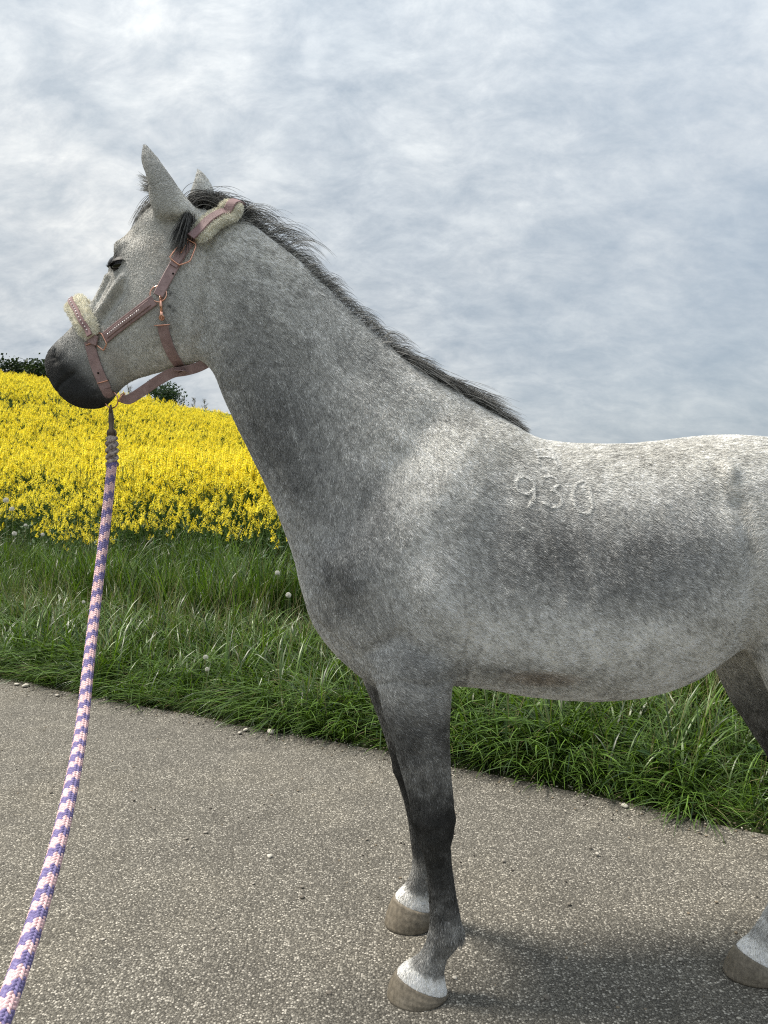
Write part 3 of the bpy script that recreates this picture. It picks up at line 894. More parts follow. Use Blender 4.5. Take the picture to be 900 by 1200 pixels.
ln = (.075 + .07 * rng.random(n)) * np.interp(t, [0, .15, .3, .5, .8], [.55, .8, 1.05, .7, .4]) * (1 + .35 * fan(t, 80, 34)[:, 0])
put(strands(rt, base, ln, np.array([.75, .5, -1.7]), tones(n, .05, .62), np.full(n, .00042), 8, .4))
n = 900                                      # the body of the mane falls to the far side
t, rt = crest_roots(n, .02, .82, .010)
base = np.array([.5, .45, .62]) + fan(t, 64, 46) * np.array([.22, .2, .16])
put(strands(rt, base, .055 + .05 * rng.random(n), np.array([.3, 1.4, -1.9]), tones(n, .05, .65), np.full(n, .0005), 8, .3))
n = 1800                                     # short dark hair of the root line, combed up and back
t, rt = crest_roots(n, .02, .90, .016)
rt = rt + np.array([-.004, -.006, -.012]) * rng.random((n, 1)) * 1.6
put(strands(rt, np.tile([.80, -.10, .30], (n, 1)) + fan(t, 70, 70) * .3, .025 + .03 * rng.random(n), np.array([.25, .1, -.5]), tones(n, .05, .75), np.full(n, .00045), 6, .3))
n = 1000                                     # the lock that lies over the withers on the near side
t, rt = crest_roots(n, .64, .93, .012)
d = np.tile([.93, -.30, -.18], (n, 1)) + fan(t, 90, 30) * .13
put(strands(rt, d, (.07 + .13 * rng.random(n)) * np.interp(t, [.64, .72, .82, .93], [.55, 1.1, .75, .2]), np.array([.45, -.02, -.62]), tones(n, .03, .55), np.full(n, .00055), 8, .22, .2))
mane = hair('mane', np.concatenate([p if p.shape[1] == 8 else np.stack([np.stack([np.interp(np.linspace(0, 1, 8), np.linspace(0, 1, p.shape[1]), q[:, c]) for c in range(3)], 1) for q in p]) for p in P_]),
            np.concatenate([r if r.shape[1] == 8 else np.stack([np.interp(np.linspace(0, 1, 8), np.linspace(0, 1, r.shape[1]), q) for q in r]) for r in R_]), np.concatenate(T_), mat_hair.m, horse)
# forelock and the tuft behind the near ear
def patch_roots(n, pts_px, lat, spread):
    out = np.empty((n, 3))
    for i in range(n):
        k = rng.random() * (len(pts_px) - 1); a, b = pts_px[int(k)], pts_px[int(k) + 1]; f = k - int(k)
        p = head_at(a[0] + (b[0] - a[0]) * f, a[1] + (b[1] - a[1]) * f, lat + rng.normal() * spread)
        out[i] = tree.find_nearest(p)[0]
    return out
n = 380
rt = patch_roots(n, [(186, 238), (193, 233), (200, 231)], -.01, .016)
fl = strands(rt, np.tile([-.8, -.1, -.25], (n, 1)), .05 + .07 * rng.random(n), np.array([-.25, -.1, -1.6]), tones(n, .06, .5), np.full(n, .0006), 8, .3)
hair('forelock', *fl, mat_hair.m, horse)
n = 1100
rt = []
while len(rt) < n:
    k_ = rng.random(); h_ = on_hide(221 + 20 * k_ + rng.normal() * 2.5, 252 - 20 * k_ + rng.normal() * 3)
    if h_[0] is not None: rt.append(h_[0])
rt = np.array(rt)
fl = strands(rt, np.tile([-.38, -.22, -.85], (n, 1)), .05 + .07 * rng.random(n), np.array([.0, .0, -.5]), tones(n, .012, .16), np.full(n, .0007), 8, .2)
hair('mane_tuft', *fl, mat_hair.m, horse)
n = 900                                       # loose top hair bridging poll and mane
rt = patch_roots(n, [(228, 229), (245, 236), (262, 246)], .0, .018)
fl = strands(rt, np.tile([.55, .1, .45], (n, 1)), .07 + .07 * rng.random(n), np.array([.6, .5, -1.3]), tones(n, .02, .22), np.full(n, .0006), 8, .35)
hair('poll_hair', *fl, mat_hair.m, horse)
# hairs in front of the ear and whiskers at the chin
n = 160
rt = patch_roots(n, [(180, 238), (176, 226)], -.062, .012)
hair('ear_hair', *strands(rt, np.tile([-.9, -.1, .15], (n, 1)), .02 + .018 * rng.random(n), np.array([-.2, 0, .4]), tones(n, .2, .6), np.full(n, .0004), 6, .3), mat_hair.m, horse)
# fetlock tufts
n = 500
fp = []
for rows, i in ((FORE_NEAR, 12), (FORE_FAR, 9), (HIND_NEAR, 10)):
    r = rows[i]; p = at(r[2], r[3], r[5])
    for _ in range(n // 3): fp.append(p + Vector((-.006, rng.normal() * .014, .012 + rng.normal() * .014)))
fp = np.array([tree.find_nearest(Vector(p))[0] for p in fp])
hair('fetlock_hair', *strands(fp, np.tile([.25, 0, -.95], (len(fp), 1)), .012 + .014 * rng.random(len(fp)), np.array([.0, 0, -.4]), tones(len(fp), .12, .5), np.full(len(fp), .0005), 6, .3), mat_hair.m, horse)
# brand: white hairs along each stroke
for nm, strokes in brand_pts.items():
    pts = []
    for s_ in strokes:
        for a_, b_ in zip(s_[:-1], s_[1:]):
            m_ = max(6, int((b_ - a_).length / .0011) * 2)
            for _ in range(m_):
                q = a_.lerp(b_, rng.random()) + Vector((rng.normal() * .0016, 0, rng.normal() * .0016))
                h_ = tree.find_nearest(q); pts.append((*h_[0], *h_[1]))
    pts = np.array(pts); P = pts[:, :3]; N_ = pts[:, 3:]
    f = flow(P, N_); ln = .006 + .006 * rng.random(len(P))
    q = np.stack([P, P + f * (ln * .5)[:, None] + N_ * (.0022 + .001 * rng.random(len(P)))[:, None], P + f * ln[:, None] + N_ * .0028], 1)
    w_ = np.full(len(P), .0006)
    tone = np.clip(.60 + .12 * rng.normal(size=(len(P), 1)), .3, .9) * np.array([[1, .99, .95]])
    hair(nm, q, np.stack([w_, w_, w_ * .3], 1), tone, mat_hair.m, horse)

# ---- hooves
mat_hoof = Mat('hoof_horn', .6, .3)
_v = mat_hoof.coord('Object', (1, 1, 1.6)); _s = mat_hoof.coord('Object', (60, 60, 4))
_r = mat_hoof.ramp(mat_hoof.noise(_v, 9, 5, .6), [(.25, (.105, .09, .069)), (.5, (.168, .146, .112)), (.75, (.23, .205, .165))])
_r = mat_hoof.mix(.22, _r, mat_hoof.ramp(mat_hoof.noise(_s, 2.0, 4, .6), [(.35, (.08, .06, .04)), (.65, (.30, .25, .18))]))
_g = mat_hoof.ramp(mat_hoof.noise(mat_hoof.coord('Object'), 90, 3, .7), [(.4, .75), (.6, 1.1)])
mat_hoof.set(Base_Color=mat_hoof.mix(1., _r, _g, 'MULTIPLY'), Normal=mat_hoof.bump(mat_hoof.noise(_v, 30, 4, .6), .25, .003))
def hoof(rows, toe_px, heel_px, bw, label=None):
    r = rows[-2]; Yc = r[5]
    A, B = at(r[0], r[1], Yc), at(r[2], r[3], Yc)
    c1 = (A + B) / 2; a1 = abs(A.x - B.x) / 2 + .003; dz = (A.z - B.z) / 2
    tx, hx = at(toe_px, 1100, Yc).x, at(heel_px, 1100, Yc).x
    # x on the ground does not depend on height at this depth, only on the direction
    gz = 0.0
    d = px_dir(toe_px, 600); 
    def gx(px):
        py = 600 + FPX * math.tan(math.atan2(CAM_H, Yc) + PITCH)
        return at(px, py, Yc).x
    tx, hx = gx(toe_px), gx(heel_px)
    c0 = Vector(((tx + hx) / 2, Yc, gz)); a0 = (hx - tx) / 2
    n, m = 36, 12; V = []; F = []
    for j in range(m + 1):
        t = j / m
        for i in range(n):
            ph = 2 * math.pi * i / n
            cx, sx = math.cos(ph), math.sin(ph)
            sq = 1 if cx > -.55 else 1 - .10 * (-.55 - cx)
            p0 = c0 + Vector((-a0 * cx * sq, bw * sx, .0))
            p1 = c1 + Vector((-a1 * cx, (r[4] + .004) * sx, dz * cx))
            bul = .005 * math.sin(math.pi * t) + .0005 * math.sin(t * 22 + .8 * math.sin(ph * 2))
            p = p0.lerp(p1, t) + Vector((-cx, sx, 0)) * bul
            if j == 0: p = p0 * 1.0 + Vector((-cx, sx, 0)) * -.004 
            V.append(p)
    for j in range(m):
        for i in range(n): F.append((j * n + i, j * n + (i + 1) % n, (j + 1) * n + (i + 1) % n, (j + 1) * n + i))
    F.append(tuple(range(n))[::-1])
    k = len(V)
    for i in range(n):                                    # rolled-in upper rim
        ph = 2 * math.pi * i / n
        V.append(c1 + Vector((-(a1 - .012) * math.cos(ph), (r[4] - .008) * math.sin(ph), dz * math.cos(ph) * .8 - .004)))
    for i in range(n): F.append((m * n + i, m * n + (i + 1) % n, k + (i + 1) % n, k + i))
    F.append(tuple(k + i for i in range(n)))
    return mesh_obj('hoof', V, F, mat_hoof.m, horse)
hoof(FORE_NEAR, 453, 521, .066); hoof(FORE_FAR, 450, 508, .064); hoof(HIND_NEAR, 848, 922, .064); hoof(HIND_FAR, 905, 965, .062)

# ---- eyes: dark ball under a heavy lid
mat_eye = Mat('eye_ball', .06, .6, (.012, .009, .007)).m
mat_lid = Mat('eye_lid', .6, .25, (.03, .029, .028)).m
for s_ in (-1, 1):
    q = head_at(141, 309, 0)
    o_ = q + LAT_HEAD * (.2 * s_) + Vector((-.01, 0, 0)); h_ = tree.ray_cast(o_, -LAT_HEAD * s_)
    e = (h_[0] if h_[0] else q + LAT_HEAD * .08 * s_) 
    if s_ == -1:
        hh = on_hide(140, 309); e = hh[0] if hh[0] else e
    e = Vector(e) + LAT_HEAD * (-.0125 * s_)
    XA = Vector(FAX)                                   # long axis of the eye slit, tipped down to the front
    XA = (XA + Vector((0, 0, .22))).normalized(); ZA = (Vector((0, 0, 1)) - XA * XA.z).normalized(); OA = LAT_HEAD * s_
    rot = Matrix((XA, OA, ZA)).transposed()
    mb = MB(); mb.blob(e, .027, .021, .021, 24, 16, rot=rot); mb.build('eye', mat_eye, horse)
    def lid(th0, th1, rr, sg, name):
        V = []; F = []; n, m = 22, 8; mb = MB()
        for j in range(m):
            th = th0 + (th1 - th0) * j / (m - 1)
            for i in range(n):
                ph = R(-8) + R(196) * i / (n - 1)
                arch = sg * .10 * math.sin(ph)
                v = XA * (-math.cos(ph) * 1.27) + (OA * math.cos(th + arch) + ZA * math.sin(th + arch)) * math.sin(ph)
                V.append(e + v * rr * (1 + .09 * math.exp(-(j / 1.3) ** 2)))
        for j in range(m - 1):
            for i in range(n - 1): F.append((j * n + i, j * n + i + 1, (j + 1) * n + i + 1, (j + 1) * n + i))
        mb.add(V, F); mb.build(name, mat_lid, horse)
    lid(R(10), R(100), .0222, 1, 'eyelid'); lid(R(-30), R(-105), .0218, -1, 'eyelid')
    lr = []
    for i in range(60):
        ph = R(20) + R(140) * i / 59
        lr.append(e + (XA * (-math.cos(ph) * 1.27) + (OA * math.cos(R(14)) + ZA * math.sin(R(14))) * math.sin(ph)) * .0238)
    lr = np.array(lr)
    hair('eyelash', *strands(lr, np.tile(np.array(OA) + np.array([-.25, 0, -.45]), (60, 1)), np.full(60, .018), np.array([0, 0, .2]), np.full((60, 3), .01), np.full(60, .0004), 5, .1, .15), mat_hair.m, horse)

# ---- tail (hangs behind, outside the picture)
dock = at(1052, 615, Y0)
n = 1600
rt = np.array(dock) + rng.normal(size=(n, 3)) * np.array([.012, .025, .03])
hair('tail', *strands(rt, np.tile([.75, 0, -.45], (n, 1)), .55 + .25 * rng.random(n), np.array([-.4, 0, -9.]), tones(n, .03, .5), np.full(n, .0009), 12, .15, .2), mat_hair.m, horse)
# ------------------------------------------------------------------ halter (dusky pink leather, fleece pads, rose-gold fittings)
mat_leather = Mat('dusky_pink_leather', .48, .4)
_v = mat_leather.coord('Object')
mat_leather.set(Base_Color=mat_leather.ramp(mat_leather.noise(_v, 55, 5, .65), [(.3, (.23, .15, .145)), (.55, (.325, .218, .21)), (.75, (.39, .28, .272))]),
                Normal=mat_leather.bump(mat_leather.noise(_v, 700, 3, .6), .35, .0015))
mat_pinktrim = Mat('pink_padding', .6, .3, (.25, .155, .155)).m
mat_gold = Mat('rose_gold', .22, .5, (.78, .42, .30)); mat_gold.set(Metallic=1.0); mat_gold = mat_gold.m
mat_bronze = Mat('dull_bronze', .45, .5, (.13, .10, .075)); mat_bronze.set(Metallic=.8); mat_bronze = mat_bronze.m
mat_stone = Mat('clear_stud', .12, .8, (.85, .78, .76)).m
mat_hole = Mat('strap_hole', .9, .1, (.012, .01, .009)).m
mat_fleece_core = Mat('fleece_ground', .95, .1, (.62, .58, .46)).m

def mirror(p):
    """the same spot on the far side of the head"""
    p = Vector(p); d = (p - POLL).dot(LAT_HEAD); return p - LAT_HEAD * (2 * d)
def mirror_n(n_):
    n_ = Vector(n_); return n_ - LAT_HEAD * (2 * n_.dot(LAT_HEAD))
def dens(pts, k):
    """resample a polyline of vectors smoothly to k points"""
    rows = catmull([tuple(p) for p in pts], 8); A = np.array(rows)
    cum = np.concatenate([[0], np.cumsum(np.linalg.norm(np.diff(A, axis=0), axis=1))])
    s = np.linspace(0, cum[-1], k)
    return [Vector([np.interp(x, cum, A[:, c]) for c in range(3)]) for x in s]
def hide_path(pxs, k=24, lift=.004):
    P = []; N_ = []
    for px, py in dens_px(pxs, k):
        h = on_hide(px, py)
        if h[0] is None: continue
        P.append(h[0]); N_.append(h[1])
    P = [Vector(p) for p in P]
    for _ in range(3):
        N_ = [N_[0]] + [(N_[i - 1] + N_[i] * 2 + N_[i + 1]).normalized() for i in range(1, len(N_) - 1)] + [N_[-1]]
    P = [p + n_ * lift for p, n_ in zip(P, N_)]
    for _ in range(2):
        P = [P[0]] + [(P[i - 1] + P[i] * 2 + P[i + 1]) / 4 for i in range(1, len(P) - 1)] + [P[-1]]
    return P, N_
def dens_px(pxs, k):
    A = np.array(catmull(pxs, 8)); cum = np.concatenate([[0], np.cumsum(np.linalg.norm(np.diff(A, axis=0), axis=1))])
    s = np.linspace(0, cum[-1], k); return [(np.interp(x, cum, A[:, 0]), np.interp(x, cum, A[:, 1])) for x in s]
def ribbon(mb, P, N_, w, th, mi=0, edge=.25):
    """strap: rounded flat section along P, face turned to N_"""
    m = len(P); rings = []
    prof = [(-.5, -.5), (-.5, .5 - edge), (-.5 + edge * .25, .5), (.5 - edge * .25, .5), (.5, .5 - edge), (.5, -.5)]
    for i in range(m):
        t = (P[min(i + 1, m - 1)] - P[max(i - 1, 0)]).normalized(); n_ = N_[i] - t * N_[i].dot(t); n_.normalize(); c = t.cross(n_)
        ww = w[i] if hasattr(w, '__len__') else w
        rings.append([P[i] + c * (a * ww) + n_ * (b * th) for a, b in prof])
    k = len(prof); V = [v for r in rings for v in r]; F = []
    for i in range(m - 1):
        for j in range(k): F.append((i * k + j, i * k + (j + 1) % k, (i + 1) * k + (j + 1) % k, (i + 1) * k + j))
    F.append(tuple(range(k))[::-1]); F.append(tuple((m - 1) * k + j for j in range(k)))
    mb.add(V, F, mi)

halter = empty('halter', head_at(150, 400), 'dusky pink leather halter with fleece pads on the horse head', 'halter')
def strap(name, pxs, w, th=.004, lift=.004, k=24, both=True, mat=None, holes=(), stitched=False, parent=None):
    P, N_ = hide_path(pxs, k, lift)
    out = []
    for side in ((0, 1) if both else (0,)):
        Q = P if side == 0 else [mirror(p) for p in P]; M = N_ if side == 0 else [mirror_n(n_) for n_ in N_]
        mb = MB(); ribbon(mb, Q, M, w, th)
        o = mb.build(name, mat or mat_leather.m, parent or halter, smooth=False); out.append(o)
        if side == 0:
            for hx in holes:
                h = on_hide(*hx)
                mh = MB(); mh.blob(h[0] + h[1] * (lift + th * .5), .0028, .0028, .0028, 8, 6)
                oh = mh.build('strap_hole', mat_hole, halter); 
            if stitched:
                for off in (-.42, .42):
                    ms = MB()
                    for i in range(1, len(Q) - 1):
                        t = (Q[i + 1] - Q[i - 1]).normalized(); c = t.cross(M[i]).normalized(); p = Q[i] + c * w * off + M[i] * th * .52
                        ms.tube([p - t * .003, p + t * .003], .0005, 4)
                    ms.build('stitching', mat_pinktrim, halter)
    return out, P, N_
# cheek strap with its raised centre band and a row of clear studs
ck, ckP, ckN = strap('cheek_strap', [(124, 396), (140, 383), (160, 368), (181, 352)], .029, .004, .0045, 26)
P2 = [p + n_ * .003 for p, n_ in zip(ckP[1:-2], ckN[1:-2])]
mb = MB(); ribbon(mb, P2, ckN[1:-2], .015, .004); band = mb.build('padded_band', mat_leather.m, halter, smooth=False)
for i in range(17):
    f = .06 + .72 * i / 16; j = f * (len(P2) - 1); a = int(j); q = P2[a].lerp(P2[min(a + 1, len(P2) - 1)], j - a); n_ = ckN[a + 1]
    mb = MB(); mb.blob(q + n_ * .0024, .0021, .0021, .0021, 7, 5); mb.build('stud', mat_stone, band)
# side strap up to the crown
sd, sdP, sdN = strap('side_strap', [(186, 347), (196, 327), (206, 309), (216, 292), (229, 274)], .026, .0045, .005, 26, holes=((203, 322), (213, 298)))
P3, N3 = hide_path([(203, 313), (213, 297), (220, 285)], 10, .0095)
mb = MB(); ribbon(mb, P3, N3, .022, .003); mb.build('strap_end', mat_leather.m, halter, smooth=False)
# crown strap over the fleece roll
crown_px = [(225, 283), (235, 274), (246, 266), (257, 260), (267, 257)]
cP, cN = hide_path(crown_px, 18, .016)
over = Vector(cP[-1]); top = [over]
mid = at(281, 243, 2.105)
full = dens(cP + [over.lerp(mid, .5) + Vector((0, -.008, .010)), mid, mirror(over).lerp(mid, .5) + Vector((0, .008, .010))] + [mirror(p) for p in cP[::-1]], 60)
ax = (mirror(over) - over).normalized()
fN = []
cen = head_at(250, 300)
for i, p in enumerate(full):
    t = (full[min(i + 1, 59)] - full[max(i - 1, 0)]).normalized(); o_ = (p - cen); o_ = o_ - t * o_.dot(t); fN.append(o_.normalized())
def lean(N__):
    m = len(N__); return [(n_ + LAT_HEAD * (1.7 if i > m / 2 else -1.7) * abs(1 - 2 * i / (m - 1)) ** .6).normalized() for i, n_ in enumerate(N__)]
fN2 = lean(fN)
mb = MB(); ribbon(mb, [p + n_ * .0135 for p, n_ in zip(full, fN2)], fN2, .024, .005); crown = mb.build('crown_strap', mat_pinktrim, halter, smooth=False)
def fleece(P, N_, w, th, name, seed):
    """pad of sheepskin: a plump core under a short dense pile"""
    mb = MB(); m = len(P); k = 14; rings = []; allp = []
    for i in range(m):
        t = (P[min(i + 1, m - 1)] - P[max(i - 1, 0)]).normalized(); n_ = (N_[i] - t * N_[i].dot(t)).normalized(); c = t.cross(n_)
        e = min(1, .55 + .45 * math.sin(math.pi * min(1, i / 5, (m - 1 - i) / 5) / 2))
        ring_ = []
        for j in range(k):
            a = 2 * math.pi * j / k; q = .72 if math.sin(a) < 0 else 1.0
            # two plump rolls with the strap pressed in between
            dip = 1 - .35 * math.exp(-(math.cos(a) / .35) ** 2) * (math.sin(a) > 0)
            ring_.append(P[i] + c * math.cos(a) * w * .5 * e + n_ * math.sin(a) * th * q * dip * e)
        rings.append(ring_)
    loft(rings, mb)
    core = mb.build(name, mat_fleece_core, halter)
    # pile
    V = np.array([tuple(v) for v in mb.v]); nf = len(mb.f) - 2
    Fq = np.array(mb.f[:nf]); rs = np.random.default_rng(seed); n = 5200
    pk = rs.integers(0, nf, n); u, v = rs.random((n, 1)), rs.random((n, 1))
    A, B, C_, D = (V[Fq[pk, q]] for q in range(4))
    R0 = (A * (1 - u) + B * u) * (1 - v) + (D * (1 - u) + C_ * u) * v
    nn = np.cross(C_ - A, D - B); nn /= np.linalg.norm(nn, axis=1)[:, None] + 1e-9
    cm = V.mean(0); 
    ctr = np.array([np.mean([tuple(x) for x in rings[i]], axis=0) for i in range(m)])
    ci = pk // k; outv = R0 - ctr[np.clip(ci, 0, m - 1)]; sg = np.sign((outv * nn).sum(1)); nn *= np.where(sg == 0, 1, sg)[:, None]
    d = nn + .75 * np.stack([vnoise(R0 * 120, seed + q) for q in range(3)], 1)
    ln = .0055 + .003 * rs.random(n)
    tone = np.clip(.80 + .08 * rs.normal(size=(n, 1)), .4, .92) * np.array([[1.0, .975, .85]])
    hair(name + '_pile', *strands(R0, d, ln, np.array([0, 0, -.4]), tone, np.full(n, .0005), 4, .8, .5), mat_hair.m, core).matrix_parent_inverse = Matrix.Identity(4)
    return core
ff = full[1:-1]; fleece(ff[:29], fN2[1:30], .060, .013, 'crown_fleece', 5); fleece(ff[-28:], fN2[-29:-1], .060, .013, 'crown_fleece', 6)
# noseband over the bridge of the nose
nP, nN = hide_path([(112, 396), (106, 386), (101, 376), (97, 367)], 14, .012)
over = nP[-1]; mo = mirror(over); midn = head_at(93, 360) + Vector((-.012, 0, .012))
nb = dens(nP + [over.lerp(midn, .6) + Vector((-.006, 0, .006)), midn, mo.lerp(midn, .6) + Vector((-.006, 0, .006))] + [mirror(p) for p in nP[::-1]], 52)
cen = head_at(128, 405); nbN = []
for i, p in enumerate(nb):
    t = (nb[min(i + 1, 51)] - nb[max(i - 1, 0)]).normalized(); o_ = (p - cen); o_ = o_ - t * o_.dot(t); nbN.append(o_.normalized())
nbN2 = lean(nbN)
fleece(nb, nbN2, .058, .0145, 'noseband_fleece', 9)
mb = MB(); ribbon(mb, [p + n_ * .0148 for p, n_ in zip(nb, nbN2)], nbN2, .015, .005); noseband = mb.build('noseband', mat_pinktrim, halter, smooth=False)
for i in range(26):
    j = 3 + i * 45 / 25; a = int(j); q = nb[a].lerp(nb[a + 1], j - a) + nbN2[a] * .0180
    mb = MB(); mb.blob(q, .0021, .0021, .0021, 7, 5); mb.build('stud', mat_stone, noseband)
# short leather tab joining noseband and square ring
strap('noseband_tab', [(104, 391), (110, 398), (117, 400)], .026, .005, .012, 8)
# chin strap
cs, csP, csN = strap('chin_strap', [(105, 400), (109, 414), (113, 428), (118, 441), (124, 455)], .029, .004, .0045, 22, holes=((116, 437),))
end = head_at(131, 466, -.012); csl = csP[-1]
for sgn in (0, 1):
    A_ = csl if sgn == 0 else mirror(csl); n_ = csN[-1] if sgn == 0 else mirror_n(csN[-1])
    P4 = dens([A_, A_.lerp(end, .5) + Vector((0, 0, -.002)), end], 8)
    mb = MB(); ribbon(mb, P4, [n_] * 8, .026, .004); mb.build('chin_strap_end', mat_leather.m, halter, smooth=False)
def keeper(px0, px1, lift=.008, r=.0016):
    """metal bar lying across a strap"""
    a, b = on_hide(*px0), on_hide(*px1); mb = MB(); P = [a[0] + a[1] * .001, a[0] + a[1] * lift, b[0] + b[1] * lift, b[0] + b[1] * .001]
    mb.tube(P, r, 6); mb.build('keeper', mat_gold, halter)
keeper((115, 449), (127, 445)); keeper((103, 405), (113, 401)); keeper((183, 381), (199, 380), .012)
# throat strap hanging from the snap, and the strap under the jaw
th_, thP, thN = strap('throat_strap', [(191, 380), (194, 394), (199, 408), (206, 421), (212, 430)], .028, .004, .005, 20)
jaw = [head_at(*p) + LAT_HEAD * l for p, l in (((144, 467), -.012), ((152, 469), -.013), ((162, 464), -.014), ((176, 455), -.016), ((190, 446), -.018), ((205, 438), -.016), ((218, 435.5), -.012), ((230, 431), .0), ((241, 424), .012), ((247, 416), .03))]
jp = dens(jaw, 40); jn = [(-LAT_HEAD + Vector((-.25, 0, -.55))).normalized()] * 40
mb = MB(); ribbon(mb, jp, jn, .027, .004); mb.build('jaw_strap', mat_leather.m, halter, smooth=False)
mb = MB(); lp = dens([thP[-1], head_at(215, 436, -.03), head_at(219, 438, -.012)], 8); ribbon(mb, lp, [thN[-1]] * 8, .027, .004); mb.build('throat_loop', mat_leather.m, halter, smooth=False)
# metal fittings
def fit_ring(px, py, rad, r, name, lift=.006, both=True, tilt=Vector((0, 0, 0))):
    h = on_hide(px, py); c = h[0] + h[1] * lift; n_ = (h[1] + tilt).normalized()
    mb = MB(); mb.ring(c, n_, rad, r, 28, 8); mb.build(name, mat_gold, halter)
    if both: mb = MB(); mb.ring(mirror(c), mirror_n(n_), rad, r, 28, 8); mb.build(name, mat_gold, halter)
fit_ring(186, 345, .021, .0017, 'cheek_ring', .0035)
def frame(pts_px, lift, r, name, both=True):
    P = []
    for p in pts_px: h = on_hide(*p); P.append(h[0] + h[1] * lift)
    nrm = on_hide(*pts_px[0])[1]
    Q = []
    for i in range(len(P)):                      # rounded corners
        a, b, c = P[i - 1], P[i], P[(i + 1) % len(P)]
        Q += [b.lerp(a, .22), b.lerp(a, .06).lerp(b.lerp(c, .06), .5), b.lerp(c, .22)]
    mb = MB(); mb.tube(Q, r, 8, closed=True); mb.build(name, mat_gold, halter)
    if both: mb = MB(); mb.tube([mirror(q) for q in Q], r, 8, closed=True); mb.build(name, mat_gold, halter)
frame([(217, 281), (229, 288), (222, 308), (210, 313), (199, 304)], .012, .0022, 'buckle')
mb = MB(); a_, b_ = on_hide(221, 283), on_hide(212, 299); mb.tube([a_[0] + a_[1] * .014, b_[0] + b_[1] * .014], .0014, 6); mb.build('buckle_tongue', mat_gold, halter)
frame([(112, 392), (121, 391), (127, 403), (123, 411), (112, 402)], .007, .002, 'square_ring')
# the swivel snap under the cheek ring
a_, b_, c_ = on_hide(189, 351), on_hide(190, 366), on_hide(191, 379)
mb = MB(); mb.tube([a_[0] + a_[1] * .008, a_[0].lerp(b_[0], .5) + b_[1] * .011, b_[0] + b_[1] * .010], [.0028, .004, .0035], 8)
mb.ring(a_[0] + a_[1] * .006, LAT_HEAD.cross(Vector((0, 0, 1))), .007, .0016, 18, 6)
mb.tube([b_[0] + b_[1] * .009, b_[0].lerp(c_[0], .6) + c_[1] * .010], [.005, .003], 8)
mb.ring(b_[0].lerp(c_[0], .45) + c_[1] * .010, c_[1], .006, .0018, 18, 6)
mb.build('snap', mat_gold, halter)
# lead ring below the chin
ring_c = head_at(133, 469, -.012)
mb = MB(); mb.ring(ring_c, LAT_HEAD + Vector((.25, 0, .1)), .0225, .0018, 32, 8); mb.build('lead_ring', mat_gold, halter)
mb = MB(); q = head_at(145, 466, -.012); mb.ring(q, Vector((1, .2, -.6)), .014, .0020, 20, 8); mb.build('strap_eye', mat_gold, halter)

# ------------------------------------------------------------------ lead rope
mat_pink = Mat('pink_yarn', .85, .15); _v = mat_pink.coord('Object')
mat_pink.set(Base_Color=mat_pink.ramp(mat_pink.noise(_v, 260, 3, .6), [(.3, (.54, .32, .34)), (.5, (.68, .45, .46)), (.68, (.78, .62, .60))]), Normal=mat_pink.bump(mat_pink.noise(_v, 1200, 2, .6), .5, .001))
mat_purple = Mat('purple_yarn', .85, .15); _v = mat_purple.coord('Object')
mat_purple.set(Base_Color=mat_purple.ramp(mat_purple.noise(_v, 260, 3, .6), [(.3, (.12, .10, .21)), (.55, (.20, .17, .33)), (.75, (.29, .26, .44))]), Normal=mat_purple.bump(mat_purple.noise(_v, 1200, 2, .6), .5, .001))
mat_wrap = Mat('braided_end_yarn', .85, .15); _v = mat_wrap.coord('Object')
mat_wrap.set(Base_Color=mat_wrap.ramp(mat_wrap.noise(_v, 120, 3, .6), [(.35, (.12, .10, .10)), (.5, (.34, .28, .25)), (.65, (.50, .44, .38))]))
rope = empty('lead_rope', ring_c + Vector((0, 0, -.08)), 'thick braided lead rope in pink and purple hanging from the chin ring', 'rope')
ROPE = [(131.5, 541, 2.115), (127.5, 580, 2.09), (123, 620, 2.055), (113, 700, 1.95), (103.5, 780, 1.77), (94.5, 860, 1.57), (75, 960, 1.30), (46, 1065, 1.10), (12, 1165, .94), (-30, 1270, .82)]
rp = dens([at(*r) for r in ROPE], 400)
cum = np.concatenate([[0], np.cumsum([(rp[i + 1] - rp[i]).length for i in range(399)])]); LR = cum[-1]
RAD = .0119
frames = []; up = None
for i in range(400):
    t = (rp[min(i + 1, 399)] - rp[max(i - 1, 0)]).normalized()
    if up is None: up = (Vector((0, -1, 0)) - t * -t.y).normalized()
    up = (up - t * up.dot(t)).normalized(); frames.append((rp[i], t, up, t.cross(up)))
pinkb, purpb = MB(), MB()
ROWS = .0066; NC = 12
core = MB(); core.tube(rp[::4], RAD * .80, 10)
for r_i in range(int(LR / ROWS)):
    for c_i in range(NC):
        s = (r_i + (.5 if c_i % 2 else 0)) * ROWS; ph = 2 * math.pi * c_i / NC
        j = min(398, max(0, int(np.searchsorted(cum, s)) - 1)); p, t, u_, w_ = frames[j]
        p = p + t * (s - cum[j]); o_ = u_ * math.cos(ph) + w_ * math.sin(ph); tg = -u_ * math.sin(ph) + w_ * math.cos(ph)
        tilt = .62 * (1 if c_i % 2 else -1)
        lx = (t * math.cos(tilt) + tg * math.sin(tilt)); ly = o_.cross(lx)
        rot = Matrix((lx, ly, o_)).transposed()
        phase = (s / .047 - ph / (2 * math.pi) + (.10 if c_i % 2 else -.04)) % 1.0
        (purpb if phase < .47 else pinkb).blob(p + o_ * (RAD * .86), .0064, .0036, .0034, 7, 5, rot=rot)
core.build('rope_core', mat_pink.m, rope); tag(pinkb.build('pink_yarn', mat_pink.m, rope), kind='stuff'); tag(purpb.build('purple_yarn', mat_purple.m, rope), kind='stuff')
